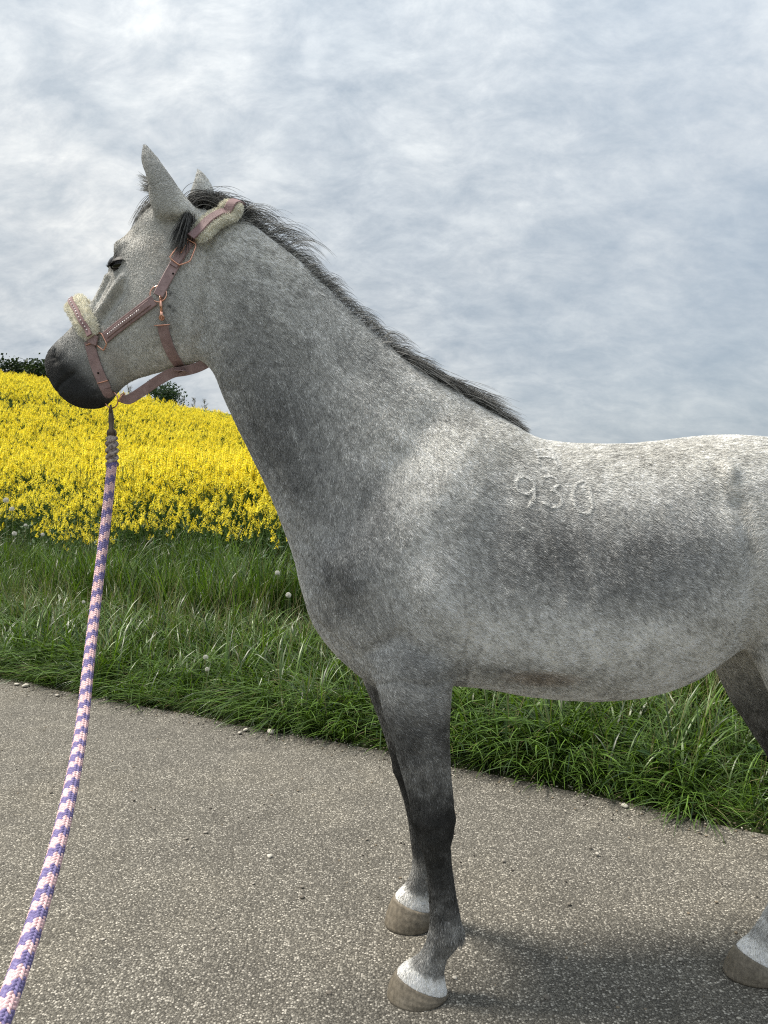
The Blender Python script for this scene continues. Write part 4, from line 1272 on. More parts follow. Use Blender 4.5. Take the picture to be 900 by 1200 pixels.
# spliced end and bronze trigger snap
sp0, sp1 = at(131.5, 545, 2.115), at(131, 511, 2.122)
mb = MB()
for k_ in range(3):
    for hlf in (0, 1):
        pts_ = []
        for i in range(9):
            f = i / 8; a = math.pi * f * 1.4 + hlf * math.pi + k_ * .9
            pts_.append(sp0.lerp(sp1, (k_ + f * 1.1) / 3.3) + Vector((math.cos(a) * .013, math.sin(a) * .011, 0)))
        mb.tube(pts_, .0058, 7)
mb.tube([sp0, sp1], .011, 8)
mb.build('splice', mat_wrap.m, rope)
s0, s1 = at(131, 512, 2.122), ring_c + Vector((-.002, 0, -.022))
mb = MB(); mb.tube([s0, s0.lerp(s1, .25), s0.lerp(s1, .3), s0.lerp(s1, .55), s0.lerp(s1, .8), s1], [.0105, .0095, .006, .008, .0065, .0045], 10)
mb.ring(s0.lerp(s1, .12), Vector((0, 1, 0)), .011, .0035, 18, 6); mb.ring(s1 + Vector((0, 0, -.004)), Vector((1, .3, 0)), .010, .0032, 20, 6)
mb.tube([s0.lerp(s1, .6) + Vector((.004, 0, 0)), s0.lerp(s1, .62) + Vector((.010, 0, 0))], .002, 6)
mb.build('trigger_snap', mat_bronze, rope)
# ------------------------------------------------------------------ plants
def leaf_mat(name, lo, hi, rough=.45, spec=.4, trans=.35, tcol=(1.25, 1.3, .6), attr=True):
    m = Mat(name, rough, spec)
    rnd = m.rand()
    a = m.attr('shade', 'Fac') if attr else rnd
    f = m.math('ADD', m.math('MULTIPLY', a, .65), m.math('MULTIPLY', rnd, .35))
    c = m.ramp(f, [(0, lo), (1, hi)])
    m.set(Base_Color=c)
    tr = m.N.new('ShaderNodeBsdfTranslucent'); m.L.new(m.mix(1., c, tcol, 'MULTIPLY'), tr.inputs['Color'])
    mx = m.N.new('ShaderNodeMixShader'); mx.inputs[0].default_value = trans
    out = m.N['Material Output']
    m.L.new(m.b.outputs[0], mx.inputs[1]); m.L.new(tr.outputs[0], mx.inputs[2]); m.L.new(mx.outputs[0], out.inputs[0])
    return m.m
mat_grass = leaf_mat('grass_blade', (.008, .024, .005), (.140, .250, .036), .40, .45, .28, (1.3, 1.3, .5))
mat_straw = leaf_mat('dry_stem', (.20, .17, .08), (.34, .30, .16), .6, .3, .25, (1, 1, .8))
mat_rape_leaf = leaf_mat('rape_leaf', (.022, .055, .018), (.055, .11, .035), .5, .35, .25)
mat_rape_stem = leaf_mat('rape_stem', (.05, .10, .025), (.10, .17, .045), .5, .3, .15)
mat_petal = leaf_mat('rape_petal', (.84, .68, .012), (.95, .88, .16), .6, .2, .5, (1.1, 1.1, .6))

class SB(MB):
    """mesh collector with a shade value per vertex"""
    def __init__(s): super().__init__(); s.sh = []
    def addv(s, V, F, sh, mi=0):
        s.add(V, F, mi); s.sh += [sh] * len(V)
    def blade(s, p, d, up, ln, w, bend, segs=5, sh=.5, mi=0, sag=None):
        """a narrow tapering blade from p, starts along up, bends over towards d"""
        p = Vector(p); dirv = Vector(up).normalized(); V = []; F = []
        side = dirv.cross(Vector(d)); 
        if side.length < 1e-4: side = Vector((1, 0, 0))
        side.normalize(); st = ln / segs
        tw = random.uniform(-.6, .6)
        for i in range(segs + 1):
            t = i / segs
            ww = w * (1 - t ** 2.2) * (.75 + .6 * min(t * 3, 1) * .4) + w * .04
            sd = Quaternion(dirv, tw * t) @ side
            if i < segs:
                V += [p - sd * ww / 2, p + sd * ww / 2]
            else: V += [p]
            dirv = (dirv + Vector(d) * bend / segs * (0.4 + 1.3 * t) + Vector((0, 0, -1)) * (sag or 0) / segs * t * 2).normalized()
            p = p + dirv * st
        for i in range(segs - 1): F.append((2 * i, 2 * i + 1, 2 * i + 3, 2 * i + 2))
        F.append((2 * segs - 2, 2 * segs - 1, 2 * segs))
        s.addv(V, F, sh, mi)
    def mesh(s, name, mats):
        me = bpy.data.meshes.new(name); me.from_pydata(s.v, [], s.f)
        me.polygons.foreach_set('use_smooth', [True] * len(s.f)); me.polygons.foreach_set('material_index', s.m)
        a = me.attributes.new('shade', 'FLOAT', 'POINT'); a.data.foreach_set('value', s.sh)
        for m in mats: me.materials.append(m)
        return me
def rdir():
    a = random.uniform(0, 2 * math.pi); return Vector((math.cos(a), math.sin(a), 0))

def scatter(name, meshes, pts, rots, scl, idx, label, cat=None):
    """one stuff object: mesh points that carry copies of the given meshes"""
    src = bpy.data.collections.new(name + '_forms')
    for i, me in enumerate(meshes):
        o = bpy.data.objects.new('%s_form_%02d' % (name, i), me); src.objects.link(o)
    me = bpy.data.meshes.new(name); me.from_pydata([tuple(p) for p in pts], [], [])
    for nm, ty, key, arr in (('rot', 'FLOAT_VECTOR', 'vector', rots), ('scl', 'FLOAT', 'value', scl), ('pick', 'INT', 'value', idx)):
        a = me.attributes.new(nm, ty, 'POINT'); a.data.foreach_set(key, np.ascontiguousarray(arr).ravel())
    o = bpy.data.objects.new(name, me); col.objects.link(o)
    g = bpy.data.node_groups.new(name + '_nodes', 'GeometryNodeTree')
    g.interface.new_socket('Geometry', in_out='INPUT', socket_type='NodeSocketGeometry')
    g.interface.new_socket('Geometry', in_out='OUTPUT', socket_type='NodeSocketGeometry')
    N, L = g.nodes, g.links
    gi, go = N.new('NodeGroupInput'), N.new('NodeGroupOutput')
    ip = N.new('GeometryNodeInstanceOnPoints'); ci = N.new('GeometryNodeCollectionInfo')
    ci.inputs['Collection'].default_value = src; ci.inputs['Separate Children'].default_value = True; ci.inputs['Reset Children'].default_value = True
    def att(nm, ty):
        a = N.new('GeometryNodeInputNamedAttribute'); a.data_type = ty; a.inputs['Name'].default_value = nm; return a.outputs[0]
    L.new(gi.outputs[0], ip.inputs['Points']); L.new(ci.outputs[0], ip.inputs['Instance'])
    ip.inputs['Pick Instance'].default_value = True
    L.new(att('pick', 'INT'), ip.inputs['Instance Index'])
    er = N.new('FunctionNodeEulerToRotation'); L.new(att('rot', 'FLOAT_VECTOR'), er.inputs[0]); L.new(er.outputs[0], ip.inputs['Rotation'])
    L.new(att('scl', 'FLOAT'), ip.inputs['Scale']); L.new(ip.outputs[0], go.inputs[0])
    md = o.modifiers.new('scatter', 'NODES'); md.node_group = g
    return tag(o, label, cat, kind='stuff')

# ---- grass of the verge
def tuft(kind):
    b = SB()
    n = {'lying': 24, 'arch': 18, 'tall': 17}[kind]
    lean = Vector((1, 0, 0))                         # lying grass falls along +X of the tuft
    for i in range(n):
        p = Vector((random.gauss(0, .05), random.gauss(0, .05), -.02)); d = rdir(); sh = random.random() ** 1.7
        if kind == 'lying':
            d = (lean + rdir() * .75).normalized()
            b.blade(p, d, Vector((0, 0, 1)) + d * random.uniform(.5, 1.6), random.uniform(.24, .46), random.uniform(.006, .011), random.uniform(.8, 1.6), 6, sh, sag=random.uniform(.5, 1.5))
        elif kind == 'arch':
            b.blade(p, d, Vector((0, 0, 1)) + d * random.uniform(.1, .7), random.uniform(.28, .52), random.uniform(.007, .013), random.uniform(.5, 1.5), 6, sh, sag=random.uniform(.3, 1.6))
        else:
            b.blade(p, d, Vector((0, 0, 1)) + d * random.uniform(.05, .35), random.uniform(.42, .72), random.uniform(.007, .0145), random.uniform(.2, .9), 6, sh, sag=random.uniform(0, 1.4))
    if kind != 'lying':
        for i in range(2): 
            d = rdir(); b.blade((random.gauss(0, .04), random.gauss(0, .04), 0), d, Vector((0, 0, 1)) + d * .2, random.uniform(.4, .7), .0022, .4, 5, .8, 1)
    else:
        for i in range(3):
            d = (lean + rdir()).normalized(); b.blade((random.gauss(0, .05), random.gauss(0, .05), 0), d, Vector((0, 0, 1)) + d * 1.2, random.uniform(.2, .4), .003, 1.2, 5, random.random(), 1, sag=1)
    return b.mesh('grass_tuft', [mat_grass, mat_straw])
tufts = [tuft('lying') for _ in range(5)] + [tuft('arch') for _ in range(5)] + [tuft('tall') for _ in range(5)]
def broad_leaf():
    b = SB()
    for i in range(7):
        d = rdir(); p = Vector((random.gauss(0, .02), random.gauss(0, .02), 0))
        b.blade(p, d, Vector((0, 0, 1)) + d * random.uniform(.4, 1.0), random.uniform(.12, .24), random.uniform(.03, .055), random.uniform(.6, 1.3), 6, random.random(), 0, sag=.6)
    return b.mesh('dock_leaf', [mat_rape_leaf])
tufts += [broad_leaf() for _ in range(2)]

def verge():
    P, Ro, S, I = [], [], [], []
    # candidate points in a band beside the road edge
    seg = np.diff(EDGE_W, axis=0); ln = np.linalg.norm(seg, axis=1); cum = np.concatenate([[0], np.cumsum(ln)])
    s0 = cum[60]                                   # first photographed edge point
    def edge_at(s):
        x, y = np.interp(s, cum, EDGE_W[:, 0]), np.interp(s, cum, EDGE_W[:, 1])
        x2, y2 = np.interp(s + .2, cum, EDGE_W[:, 0]), np.interp(s + .2, cum, EDGE_W[:, 1])
        t = np.array([x2 - x, y2 - y]); t /= np.linalg.norm(t); return np.array([x, y]), t, np.array([-t[1], t[0]])
    n_all = 4700; C_ = []
    for i in range(n_all):
        s = s0 - 5.5 + 15.5 * random.random()
        v = random.choice((random.uniform(-.02, .5), random.uniform(-.02, 1.1), random.uniform(.3, 2.9), random.uniform(.5, 3.3)))
        e, t, nrm = edge_at(s)
        edge_w = .09 * mnoise.noise(Vector((s * 1.1, 3.1, 0))) + .06 * mnoise.noise(Vector((s * 4.3, 9, 0)))
        if v < .25 and v < edge_w + .04: continue
        C_.append((e + nrm * v, v, nrm))
    Z = ground_z(np.array([c[0] for c in C_]))
    for (q, v, nrm), z in zip(C_, Z):
        patch = mnoise.noise(Vector((q[0] * .9, q[1] * .9, 5)))
        if v < .62 + .3 * patch:
            k = random.randrange(5)
            # combed over towards the road and along it
            h = math.atan2(-nrm[1], -nrm[0]) + random.gauss(-.5 + 1.1 * patch, .8)
            if random.random() < .22: k = 5 + random.randrange(5)
            sc = random.uniform(.5, 1.1) * (.7 + .5 * min(1, max(0, v) / .4)) * (1 + .25 * patch)
        elif v < 1.35 + .4 * patch:
            k = 5 + random.randrange(5); h = random.uniform(0, 6.28); sc = random.uniform(.7, 1.1)
        else:
            k = 10 + random.randrange(5); h = random.uniform(0, 6.28); sc = random.uniform(.65, 1.1) * (1.05 + .45 * patch) * np.interp(v, [1.7, 2.4], [1, .72])
        if random.random() < .035 and v > .3: k = 15 + random.randrange(2); sc = random.uniform(.7, 1.3)
        P.append((q[0], q[1], z)); Ro.append((random.gauss(0, .1), random.gauss(0, .1), h)); S.append(sc); I.append(k)
    o = scatter('verge_grass', tufts, P, np.array(Ro), np.array(S), np.array(I, np.int32), 'long green grass combed over along the road edge')
    return o
verge()

# ---- oilseed rape
def flower(b, p, ax, r):
    ax = ax.normalized(); u = ax.orthogonal().normalized(); w = ax.cross(u); a0 = random.uniform(0, 6.28); sh = random.random()
    for k in range(4):
        a = a0 + k * math.pi / 2
        d = u * math.cos(a) + w * math.sin(a); e = -u * math.sin(a) + w * math.cos(a)
        b.addv([p, p + d * r * .75 + e * r * .45 + ax * r * .2, p + d * r * 1.1 + ax * r * .12, p + d * r * .75 - e * r * .45 + ax * r * .2], [(0, 3, 2, 1)], sh, 1)
def rape_form(h, nb, dens=18):
    """returns the pieces of one plant: stem with its branches, each flower head, each leaf"""
    top = Vector((random.gauss(0, .04), random.gauss(0, .04), h)); mid = Vector((random.gauss(0, .02), random.gauss(0, .02), h * .5))
    sb = SB(); heads, leaves = [], []
    def stem(a, c, e, r):
        b0 = len(sb.v); sb.tube([a, c, e], [r, r * .8, r * .45], 4, cap=False, mi=0); sb.sh += [random.random()] * (len(sb.v) - b0)
    def raceme(base, tip):
        b = SB(); ax = (tip - base).normalized(); L_ = random.uniform(.045, .085)
        for i in range(dens):
            t = (i + random.random()) / dens
            d = rdir(); out = (d - ax * d.dot(ax)).normalized()
            rr = .030 * (1 - .6 * t) * random.uniform(.7, 1.1)
            flower(b, tip - ax * L_ * (1 - t) + out * rr, out * .6 + ax * (.6 + t), random.uniform(.0105, .0145) * (1 - .2 * t))
        b0 = len(b.v); b.blob(tip + ax * .008, .008, .008, .010, 5, 3, mi=1); b.sh += [.2] * (len(b.v) - b0)
        heads.append(b)
    def leaf_(*a, **k):
        b = SB(); b.blade(*a, **k); leaves.append(b)
    stem(Vector((0, 0, 0)), mid, top, .006); raceme(mid, top)
    for k in range(nb):
        t = random.uniform(.68, .95); a = mid.lerp(top, t * 2 - 1)
        d = rdir(); ln = random.uniform(.18, .40) * (1.3 - t)
        e = a + d * ln * .6 + Vector((0, 0, ln * 1.0 + .06)); c = a + d * ln * .42 + Vector((0, 0, ln * .4))
        stem(a, c, e, .0035); raceme(c, e)
        if random.random() < .5: leaf_(a, d, d + Vector((0, 0, .7)), random.uniform(.05, .10), .018, .8, 4, random.random(), 2, sag=.6)
    for k in range(5):
        d = rdir(); z = random.uniform(.1, .55) * h
        leaf_((0, 0, z), d, d + Vector((0, 0, .8)), random.uniform(.10, .20), random.uniform(.025, .045), 1.0, 5, random.random(), 2, sag=.9)
    return sb, heads, leaves
RMATS = [mat_rape_stem, mat_petal, mat_rape_leaf]
def merged(pl):
    sb, heads, leaves = pl; b = SB()
    for q in [sb] + heads + leaves:
        o_ = len(b.v); b.v += q.v; b.f += [tuple(i + o_ for i in f) for f in q.f]; b.m += q.m; b.sh += q.sh
    return b.mesh('rape_plant', RMATS)
rape_pl = [rape_form(random.uniform(1.0, 1.26), random.choice((4, 5, 6))) for _ in range(8)]
rape_pl += [rape_form(random.uniform(.85, 1.1), random.choice((1, 2, 3)), 11) for _ in range(5)]     # thin plants of the field margin
rape_forms = [merged(p) for p in rape_pl]
EDGE_V = 2.45
def rape_field():
    P, Ro, S, I = [], [], [], []
    n = 40000
    az = np.radians(rng.uniform(-41, 38, n)); r = np.sqrt(rng.uniform(5.5 ** 2, 44 ** 2, n))
    # more plants close by
    m = n // 5; r[:m] = 5 + rng.gamma(2.2, 3.6, m)
    XY = np.stack([r * np.sin(az), r * np.cos(az)], 1); u, v = road_uv(XY)
    front = EDGE_V + .5 * vnoise2(np.stack([u * .8, u * 0], 1)) + .15 * vnoise2(np.stack([u * 4, u * 0 + 5], 1))
    ok = (v > front) & (v < RIDGE_V + 7) & ((az < .02) | (rng.random(n) < .35))
    XY, v = XY[ok], v[ok]; z = ground_z(XY); k = len(XY)
    sc = rng.uniform(.84, 1.1, k) * (.93 + .08 * vnoise2(XY * .6)) * np.interp(v, [EDGE_V - .4, EDGE_V + .4, EDGE_V + 1.1, EDGE_V + 2.2], [.62, .80, .93, 1.0]) * (1 - .25 * rng.random(k) * (v < EDGE_V + 1))
    ro = np.stack([rng.normal(0, .07, k), rng.normal(0, .07, k), rng.uniform(0, 6.28, k)], 1)
    scatter('rapeseed_crop', rape_forms, np.concatenate([XY, z[:, None]], 1), ro, sc, np.where((v < EDGE_V + 2.2 + 1.2 * vnoise2(XY * 1.1)) & (rng.random(k) < .8), rng.integers(8, 13, k), rng.integers(0, 8, k)).astype(np.int32), 'dense yellow flowering rapeseed field climbing the hill')
    print('rape', k)
rape_field()
# ------------------------------------------------------------------ single plants, stones and far trees
def plant_group(name, loc, label, cat, group, pieces, rz=0., sc=1.):
    """a thing made of shared part meshes"""
    o = empty(name, loc, label, cat, group); o.rotation_euler.z = rz; o.scale = (sc,) * 3
    for nm, me in pieces:
        c = bpy.data.objects.new(nm, me); col.objects.link(c); c.parent = o
    return o
rape_parts = []
for sb_, hs_, lv_ in rape_pl[:4]:
    rape_parts.append([('stem', sb_.mesh('stem', RMATS))] + [('flower_head', q.mesh('flower_head', RMATS)) for q in hs_] + [('leaf', q.mesh('leaf', RMATS)) for q in lv_])
edge_cum = np.concatenate([[0], np.cumsum(np.linalg.norm(np.diff(EDGE_W, axis=0), axis=1))])
def verge_point(s, v):
    """s metres along the road edge from the left rim of the picture, v metres into the verge"""
    s = s + edge_cum[60]
    p = np.array([np.interp(s, edge_cum, EDGE_W[:, k]) for k in (0, 1)]); q = np.array([np.interp(s + .2, edge_cum, EDGE_W[:, k]) for k in (0, 1)])
    t = (q - p) / np.linalg.norm(q - p); r = p + np.array([-t[1], t[0]]) * v
    return Vector((r[0], r[1], ground_z([r])[0]))
for i in range(22):
    plant_group('rapeseed_plant', verge_point(-3.3 + i * .24 + random.uniform(-.15, .15), random.uniform(1.75, 2.4)), 'single yellow rapeseed plant standing in the grass before the crop',
                'plant', 'rapeseed plants at the field edge', rape_parts[i % 4], random.uniform(0, 6.28), random.uniform(.58, .86))

# ---- dandelions
mat_fluff = Mat('dandelion_fluff', .8, .2, (.62, .61, .56)).m
mat_seed = Mat('dandelion_seed', .8, .2, (.16, .12, .07)).m
mat_dstem = Mat('dandelion_stem', .5, .3, (.16, .19, .07)).m
mat_dyel = Mat('dandelion_yellow', .6, .2, (.86, .62, .01)).m
def clock_meshes():
    st = MB(); st.tube([(0, 0, -.30), (.006, .002, -.15), (0, 0, 0)], [.0028, .0024, .002], 6); 
    core = MB(); core.blob((0, 0, .004), .005, .005, .005, 8, 6)
    fl = MB()
    for i in range(85):
        z = 1 - 1.7 * (i + .5) / 85; r = math.sqrt(max(0, 1 - z * z)); a = i * 2.39996; d = Vector((r * math.cos(a), r * math.sin(a), z))
        e = Vector((0, 0, .004)) + d * random.uniform(.013, .018); u = d.orthogonal().normalized(); w = d.cross(u)
        fl.add([d * .005, d * .005 + u * .0005, e], [(0, 1, 2)])
        n = 7
        for k in range(n):
            b = 2 * math.pi * k / n; f = u * math.cos(b) + w * math.sin(b); g = u * math.cos(b + .22) + w * math.sin(b + .22)
            fl.add([e, e + f * .0075 + d * .0035, e + g * .0075 + d * .0035], [(0, 1, 2)])
    def me(b, n, m):
        x = bpy.data.meshes.new(n); x.from_pydata(b.v, [], b.f); x.materials.append(m); return x
    return [('stem', me(st, 'stem', mat_dstem)), ('seed_core', me(core, 'seed_core', mat_seed)), ('fluff', me(fl, 'fluff', mat_fluff))]
ck_me = clock_meshes()
CLOCKS = [  # px, py, depth, size, label
 (7, 587, 7.3, 1.5, 'largest white dandelion clock at the left rim, topmost of the pair'), (14, 597, 7.1, 1.25, 'white dandelion clock just under the topmost one at the left rim'),
 (17, 626, 6.8, 1.2, 'white dandelion clock deeper in the grass below the left-rim pair'), (30, 616, 7.0, .9, 'small faint dandelion clock right of the left-rim pair'),
 (50, 627, 6.9, .95, 'pale dandelion clock halfway between the left rim and the lead rope'), (325, 672, 5.5, 1.0, 'upper white dandelion clock in the grass before the horse chest'),
 (338, 698, 5.1, 1.05, 'lower white dandelion clock right at the edge of the horse chest'), (37, 782, 5.35, 1.1, 'white dandelion clock lying low beside the road left of the rope'),
 (241, 771, 4.75, .9, 'white dandelion clock between the lead rope and the foreleg, upper one'), (243, 785, 4.65, .8, 'white dandelion clock between the lead rope and the foreleg, lower one'),
 (98, 706, 6.1, .8, 'small dandelion clock half hidden just left of the rope'), (788, 861, 4.0, .9, 'dandelion clock in the grass below the belly close to the hind leg'),
 (733, 842, 4.2, .7, 'small dandelion clock in the grass below the middle of the belly'), (774, 884, 3.8, .6, 'small white dandelion clock near the road below the belly')]
for px, py, Y, s_, lab in CLOCKS:
    p = at(px, py, Y); plant_group('dandelion_clock', p, lab, 'dandelion', 'dandelion clocks in the verge', ck_me, random.uniform(0, 6), s_ * .85)
def yellow_dandelion():
    st = MB(); st.tube([(0, 0, -.28), (.005, 0, -.14), (0, 0, 0)], [.003, .0026, .0024], 6); hd_ = MB()
    for ring_i in range(4):
        n = 22 - ring_i * 4
        for k in range(n):
            a = 2 * math.pi * (k + .5 * ring_i) / n; d = Vector((math.cos(a), math.sin(a), 0)); e = Vector((-d.y, d.x, 0)); L_ = .021 - ring_i * .0045; up_ = .003 + ring_i * .0035
            hd_.add([Vector((0, 0, .001 * ring_i)), d * L_ * .6 - e * .0016 + Vector((0, 0, up_)), d * L_ + Vector((0, 0, up_ * .9)), d * L_ * .6 + e * .0016 + Vector((0, 0, up_))], [(0, 1, 2, 3)])
    def me(b, n, m):
        x = bpy.data.meshes.new(n); x.from_pydata(b.v, [], b.f); x.materials.append(m); return x
    return [('stem', me(st, 'stem', mat_dstem)), ('flower_head', me(hd_, 'flower_head', mat_dyel))]
d_ = plant_group('dandelion_flower', at(829, 822, 4.15), 'yellow dandelion flower in the grass in front of the hind leg', 'dandelion', None, yellow_dandelion(), 0, 1.15)
for c in d_.children:
    if c.name.startswith('flower_head'): c.rotation_euler.x = .6

# ---- stones
mat_peb = Mat('pebble', .85, .2); _v = mat_peb.coord('Object')
_pr = mat_peb.ramp(mat_peb.rand(), [(0, (.13, .115, .095)), (.45, (.26, .235, .20)), (.8, (.42, .39, .34)), (1, (.58, .55, .49))])
mat_peb.set(Base_Color=mat_peb.mix(1., _pr, mat_peb.ramp(mat_peb.noise(_v, 300, 4, .6), [(.3, .7), (.7, 1.2)]), 'MULTIPLY'), Normal=mat_peb.bump(mat_peb.noise(_v, 400, 4, .6), .5, .002))
def pebble_mesh(seed):
    bm = bmesh.new(); bmesh.ops.create_icosphere(bm, subdivisions=2, radius=1)
    for v in bm.verts:
        k = mnoise.noise(v.co * 1.3 + Vector((seed * 7.1, 0, 0))); v.co *= 1 + .32 * k; v.co.z = max(v.co.z * .62, -.3)
        v.co.x *= 1.2
    me = bpy.data.meshes.new('pebble'); bm.to_mesh(me); bm.free(); me.polygons.foreach_set('use_smooth', [True] * len(me.polygons)); me.materials.append(mat_peb.m); return me
pebs = [pebble_mesh(i) for i in range(5)]
def stone(name, px, py, r, label, group, z=.004, pale=False):
    me = random.choice(pebs)
    if pale: me = me.copy(); me.materials[0] = mat_pale_stone.m
    p = on_ground(px, py); o = bpy.data.objects.new(name, me); col.objects.link(o)
    o.location = (p.x, p.y, z + r * .22); o.scale = (r, r, r); o.rotation_euler = (random.gauss(0, .15), random.gauss(0, .15), random.uniform(0, 6.28)); tag(o, label, 'stone', group)
mat_pale_stone = Mat('pale_stone', .85, .2); _v = mat_pale_stone.coord('Object')
mat_pale_stone.set(Base_Color=mat_pale_stone.ramp(mat_pale_stone.noise(_v, 3, 4, .6), [(.3, (.38, .35, .29)), (.7, (.60, .57, .50))]))
for px, py, r, lab in ((30, 805, .022, 'pale flat stone on the road edge at the far left'), (20, 803, .015, 'small pale stone touching the grass at the far left'), (67, 816, .014, 'dark stone on the road edge just left of the rope'),
                       (288, 857, .017, 'brownish stone at the grass edge, left of a pale one'), (318, 859, .022, 'rounded pale stone at the grass edge before the forelegs'), (281, 860, .011, 'tiny dark stone at the grass edge beside the brownish one'),
                       (732, 946, .014, 'pale stone at the grass edge below the belly'), (316, 1005, .009, 'small white pebble alone on the road before the horse')):
    stone('stone', px, py, r, lab, 'stones along the road edge' if px != 316 else None, pale='pale' in lab or 'white' in lab)
for px, py in ((157, 939), (181, 949), (219, 984), (241, 977), (225, 994), (354, 1041), (354, 1053), (297, 1037), (121, 1103), (386, 1166), (667, 1061), (783, 1111), (797, 1126), (533, 1148), (641, 1171), (250, 1090), (60, 930), (430, 985), (590, 1010), (700, 1002)):
    stone('pebble', px, py, random.uniform(.005, .0085), 'tiny loose pebble on the worn road surface', 'loose pebbles on the road')
# grit washed to the road margin
b = MB(); g_rng = random.Random(5)
bm = bmesh.new(); bmesh.ops.create_icosphere(bm, subdivisions=1, radius=1); gv = np.array([v.co[:] for v in bm.verts]); gf = [tuple(v.index for v in f.verts) for f in bm.faces]; bm.free()
for i in range(2600):
    s = g_rng.uniform(-1, 7); v = -abs(g_rng.gauss(0, .10)) - .0 if i % 4 else -g_rng.uniform(0, 1.5)
    ss = s + edge_cum[60]; ex, ey = (np.interp(ss, edge_cum, EDGE_W[:, k]) for k in (0, 1)); ex2, ey2 = (np.interp(ss + .2, edge_cum, EDGE_W[:, k]) for k in (0, 1))
    t = np.array([ex2 - ex, ey2 - ey]); t /= np.linalg.norm(t); q = np.array([ex, ey]) + np.array([-t[1], t[0]]) * v
    r = g_rng.uniform(.0015, .0055); 
    V = gv * r * np.array([g_rng.uniform(.7, 1.4), g_rng.uniform(.7, 1.4), .6]) + np.array([q[0], q[1], .002])
    b.add(V.tolist(), gf, g_rng.randrange(3))
mats_g = [Mat('grit_pale', .9, .2, (.42, .39, .33)).m, Mat('grit_brown', .9, .2, (.20, .165, .12)).m, Mat('grit_dark', .9, .2, (.07, .062, .052)).m]
tag(b.build('road_grit', mats_g, None, smooth=False), 'fine grit washed along the road margin', kind='stuff')

# ---- trees on the skyline
mat_bark = Mat('tree_bark', .9, .1, (.07, .058, .045)).m
mat_pale_bark = Mat('bare_twigs', .9, .1, (.16, .145, .12)).m
mat_dark_leaf = leaf_mat('dark_foliage', (.010, .020, .010), (.035, .055, .022), .6, .2, .2)
mat_bush_leaf = leaf_mat('evergreen_foliage', (.015, .03, .018), (.045, .075, .04), .6, .2, .2)
def leafy_tree(name, base, h, w, mat, label, group=None, seed=0, leaves=1500, leaf=.28):
    rr = random.Random(seed); o = empty(name, base, label, 'tree', group)
    tb = MB(); tips = []
    tb.tube([(0, 0, -.3), (rr.gauss(0, .1), rr.gauss(0, .1), h * .35), (rr.gauss(0, .2), rr.gauss(0, .2), h * .85)], [h * .022, h * .016, h * .005], 7)
    for k in range(11):
        z = h * rr.uniform(.22, .8); a = rr.uniform(0, 6.28); L_ = w * .5 * rr.uniform(.6, 1.05) * math.sqrt(max(.1, 1 - ((z / h - .45) / .6) ** 2))
        e = Vector((math.cos(a) * L_, math.sin(a) * L_, z + L_ * rr.uniform(.2, .7))); tb.tube([(0, 0, z), (e.x * .5, e.y * .5, z + L_ * .2), e], [h * .008, h * .005, h * .002], 5)
        tips += [e, Vector((e.x * .6, e.y * .6, z + L_ * .3))]
    tips.append(Vector((0, 0, h * .9)))
    tr = tb.build('trunk', mat_bark, o); tr.matrix_parent_inverse = Matrix.Identity(4)
    sb = SB()
    for i in range(leaves):
        c = rr.choice(tips); r = w * .17
        p = c + Vector((rr.gauss(0, r), rr.gauss(0, r), rr.gauss(0, r * .8))); n_ = Vector((rr.gauss(0, 1), rr.gauss(0, 1), rr.gauss(.4, 1))).normalized(); u = n_.orthogonal().normalized() * leaf * rr.uniform(.5, 1.1); v = n_.cross(u) * .7
        sb.addv([p - u, p - v, p + u, p + v], [(0, 1, 2, 3)], rr.random())
    me = sb.mesh('crown', [mat]); c = bpy.data.objects.new('crown', me); col.objects.link(c); c.parent = o
    return o
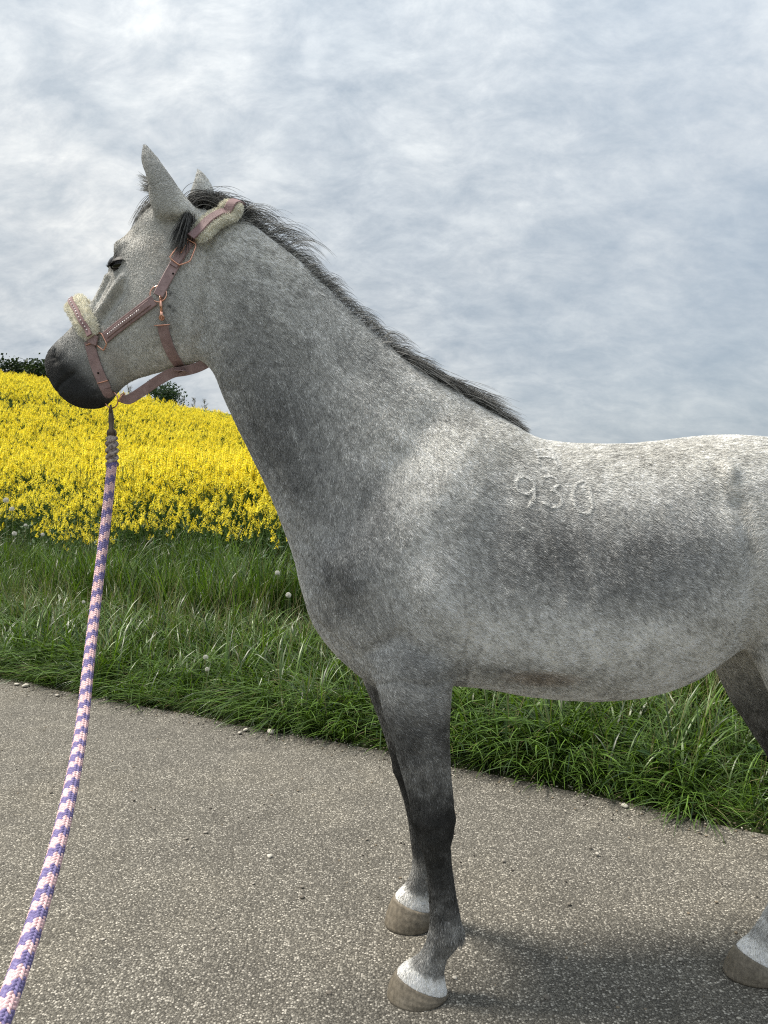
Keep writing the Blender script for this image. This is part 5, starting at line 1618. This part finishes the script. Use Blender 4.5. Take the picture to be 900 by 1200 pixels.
def bare_tree(base, h, w, label, seed):
    rr = random.Random(seed); o = empty('bare_tree', base, label, 'tree', 'bare trees on the skyline'); tb, cb = MB(), MB()
    tb.tube([(0, 0, -.3), (rr.gauss(0, .12), 0, h * .5), (rr.gauss(0, .25), 0, h)], [h * .016, h * .010, h * .003], 6)
    for k in range(26):
        z = h * rr.uniform(.3, .95); a = rr.uniform(0, 6.28); L_ = w * .5 * rr.uniform(.5, 1) * (1.15 - z / h)
        e = Vector((math.cos(a) * L_, math.sin(a) * L_, z + L_ * rr.uniform(.8, 1.6))); m_ = Vector((e.x * .5, e.y * .5, z + (e.z - z) * .35))
        cb.tube([(0, 0, z), m_, e], [.05, .04, .02], 4)
        for q in range(5):
            s_ = m_.lerp(e, rr.random()); d = Vector((rr.gauss(0, 1), rr.gauss(0, 1), rr.uniform(.6, 1.6))).normalized() * w * .12; cb.tube([s_, s_ + d], [.025, .012], 3)
    for b_, n_ in ((tb, 'trunk'), (cb, 'crown')): b_.build(n_, mat_pale_bark, o).matrix_parent_inverse = Matrix.Identity(4)
    return o
def sky_tree_base(px, py_top, Y):
    top = at(px, py_top, Y); g = ground_z([(top.x, top.y)])[0]; return Vector((top.x, top.y, g)), top.z - g
bs, hh = sky_tree_base(190, 453, 120); leafy_tree('evergreen_tree', bs, hh, 4.6, mat_bush_leaf, 'dark rounded evergreen tree on the skyline under the horse jaw', None, 3, 2200, .22)
for i, (px, py, w_, lab) in enumerate(((215, 464, 2.6, 'slim bare tree on the skyline nearest the dark evergreen'), (227, 466, 2.8, 'middle one of three pale bare trees on the skyline'), (240, 468, 3.4, 'bare tree on the skyline closest to the horse throat'), (151, 450, 4.2, 'grey bare tree peeping between the halter straps'))):
    bs, hh = sky_tree_base(px, py, 150); bare_tree(bs, hh, w_, lab, 20 + i)
for i in range(13):
    px = -34 + i * 7.6 + random.uniform(-2, 2); py = 417 + abs(px - 22) * .10 + random.uniform(-4, 4) + max(0, px - 40) * .3
    bs, hh = sky_tree_base(px, py, 190 + random.uniform(-12, 12)); leafy_tree('woodland_tree', bs, hh, 6.5, mat_dark_leaf, 'dark tree of the wood above the yellow field at the left', 'trees of the hilltop wood', 40 + i, 1500, .5)
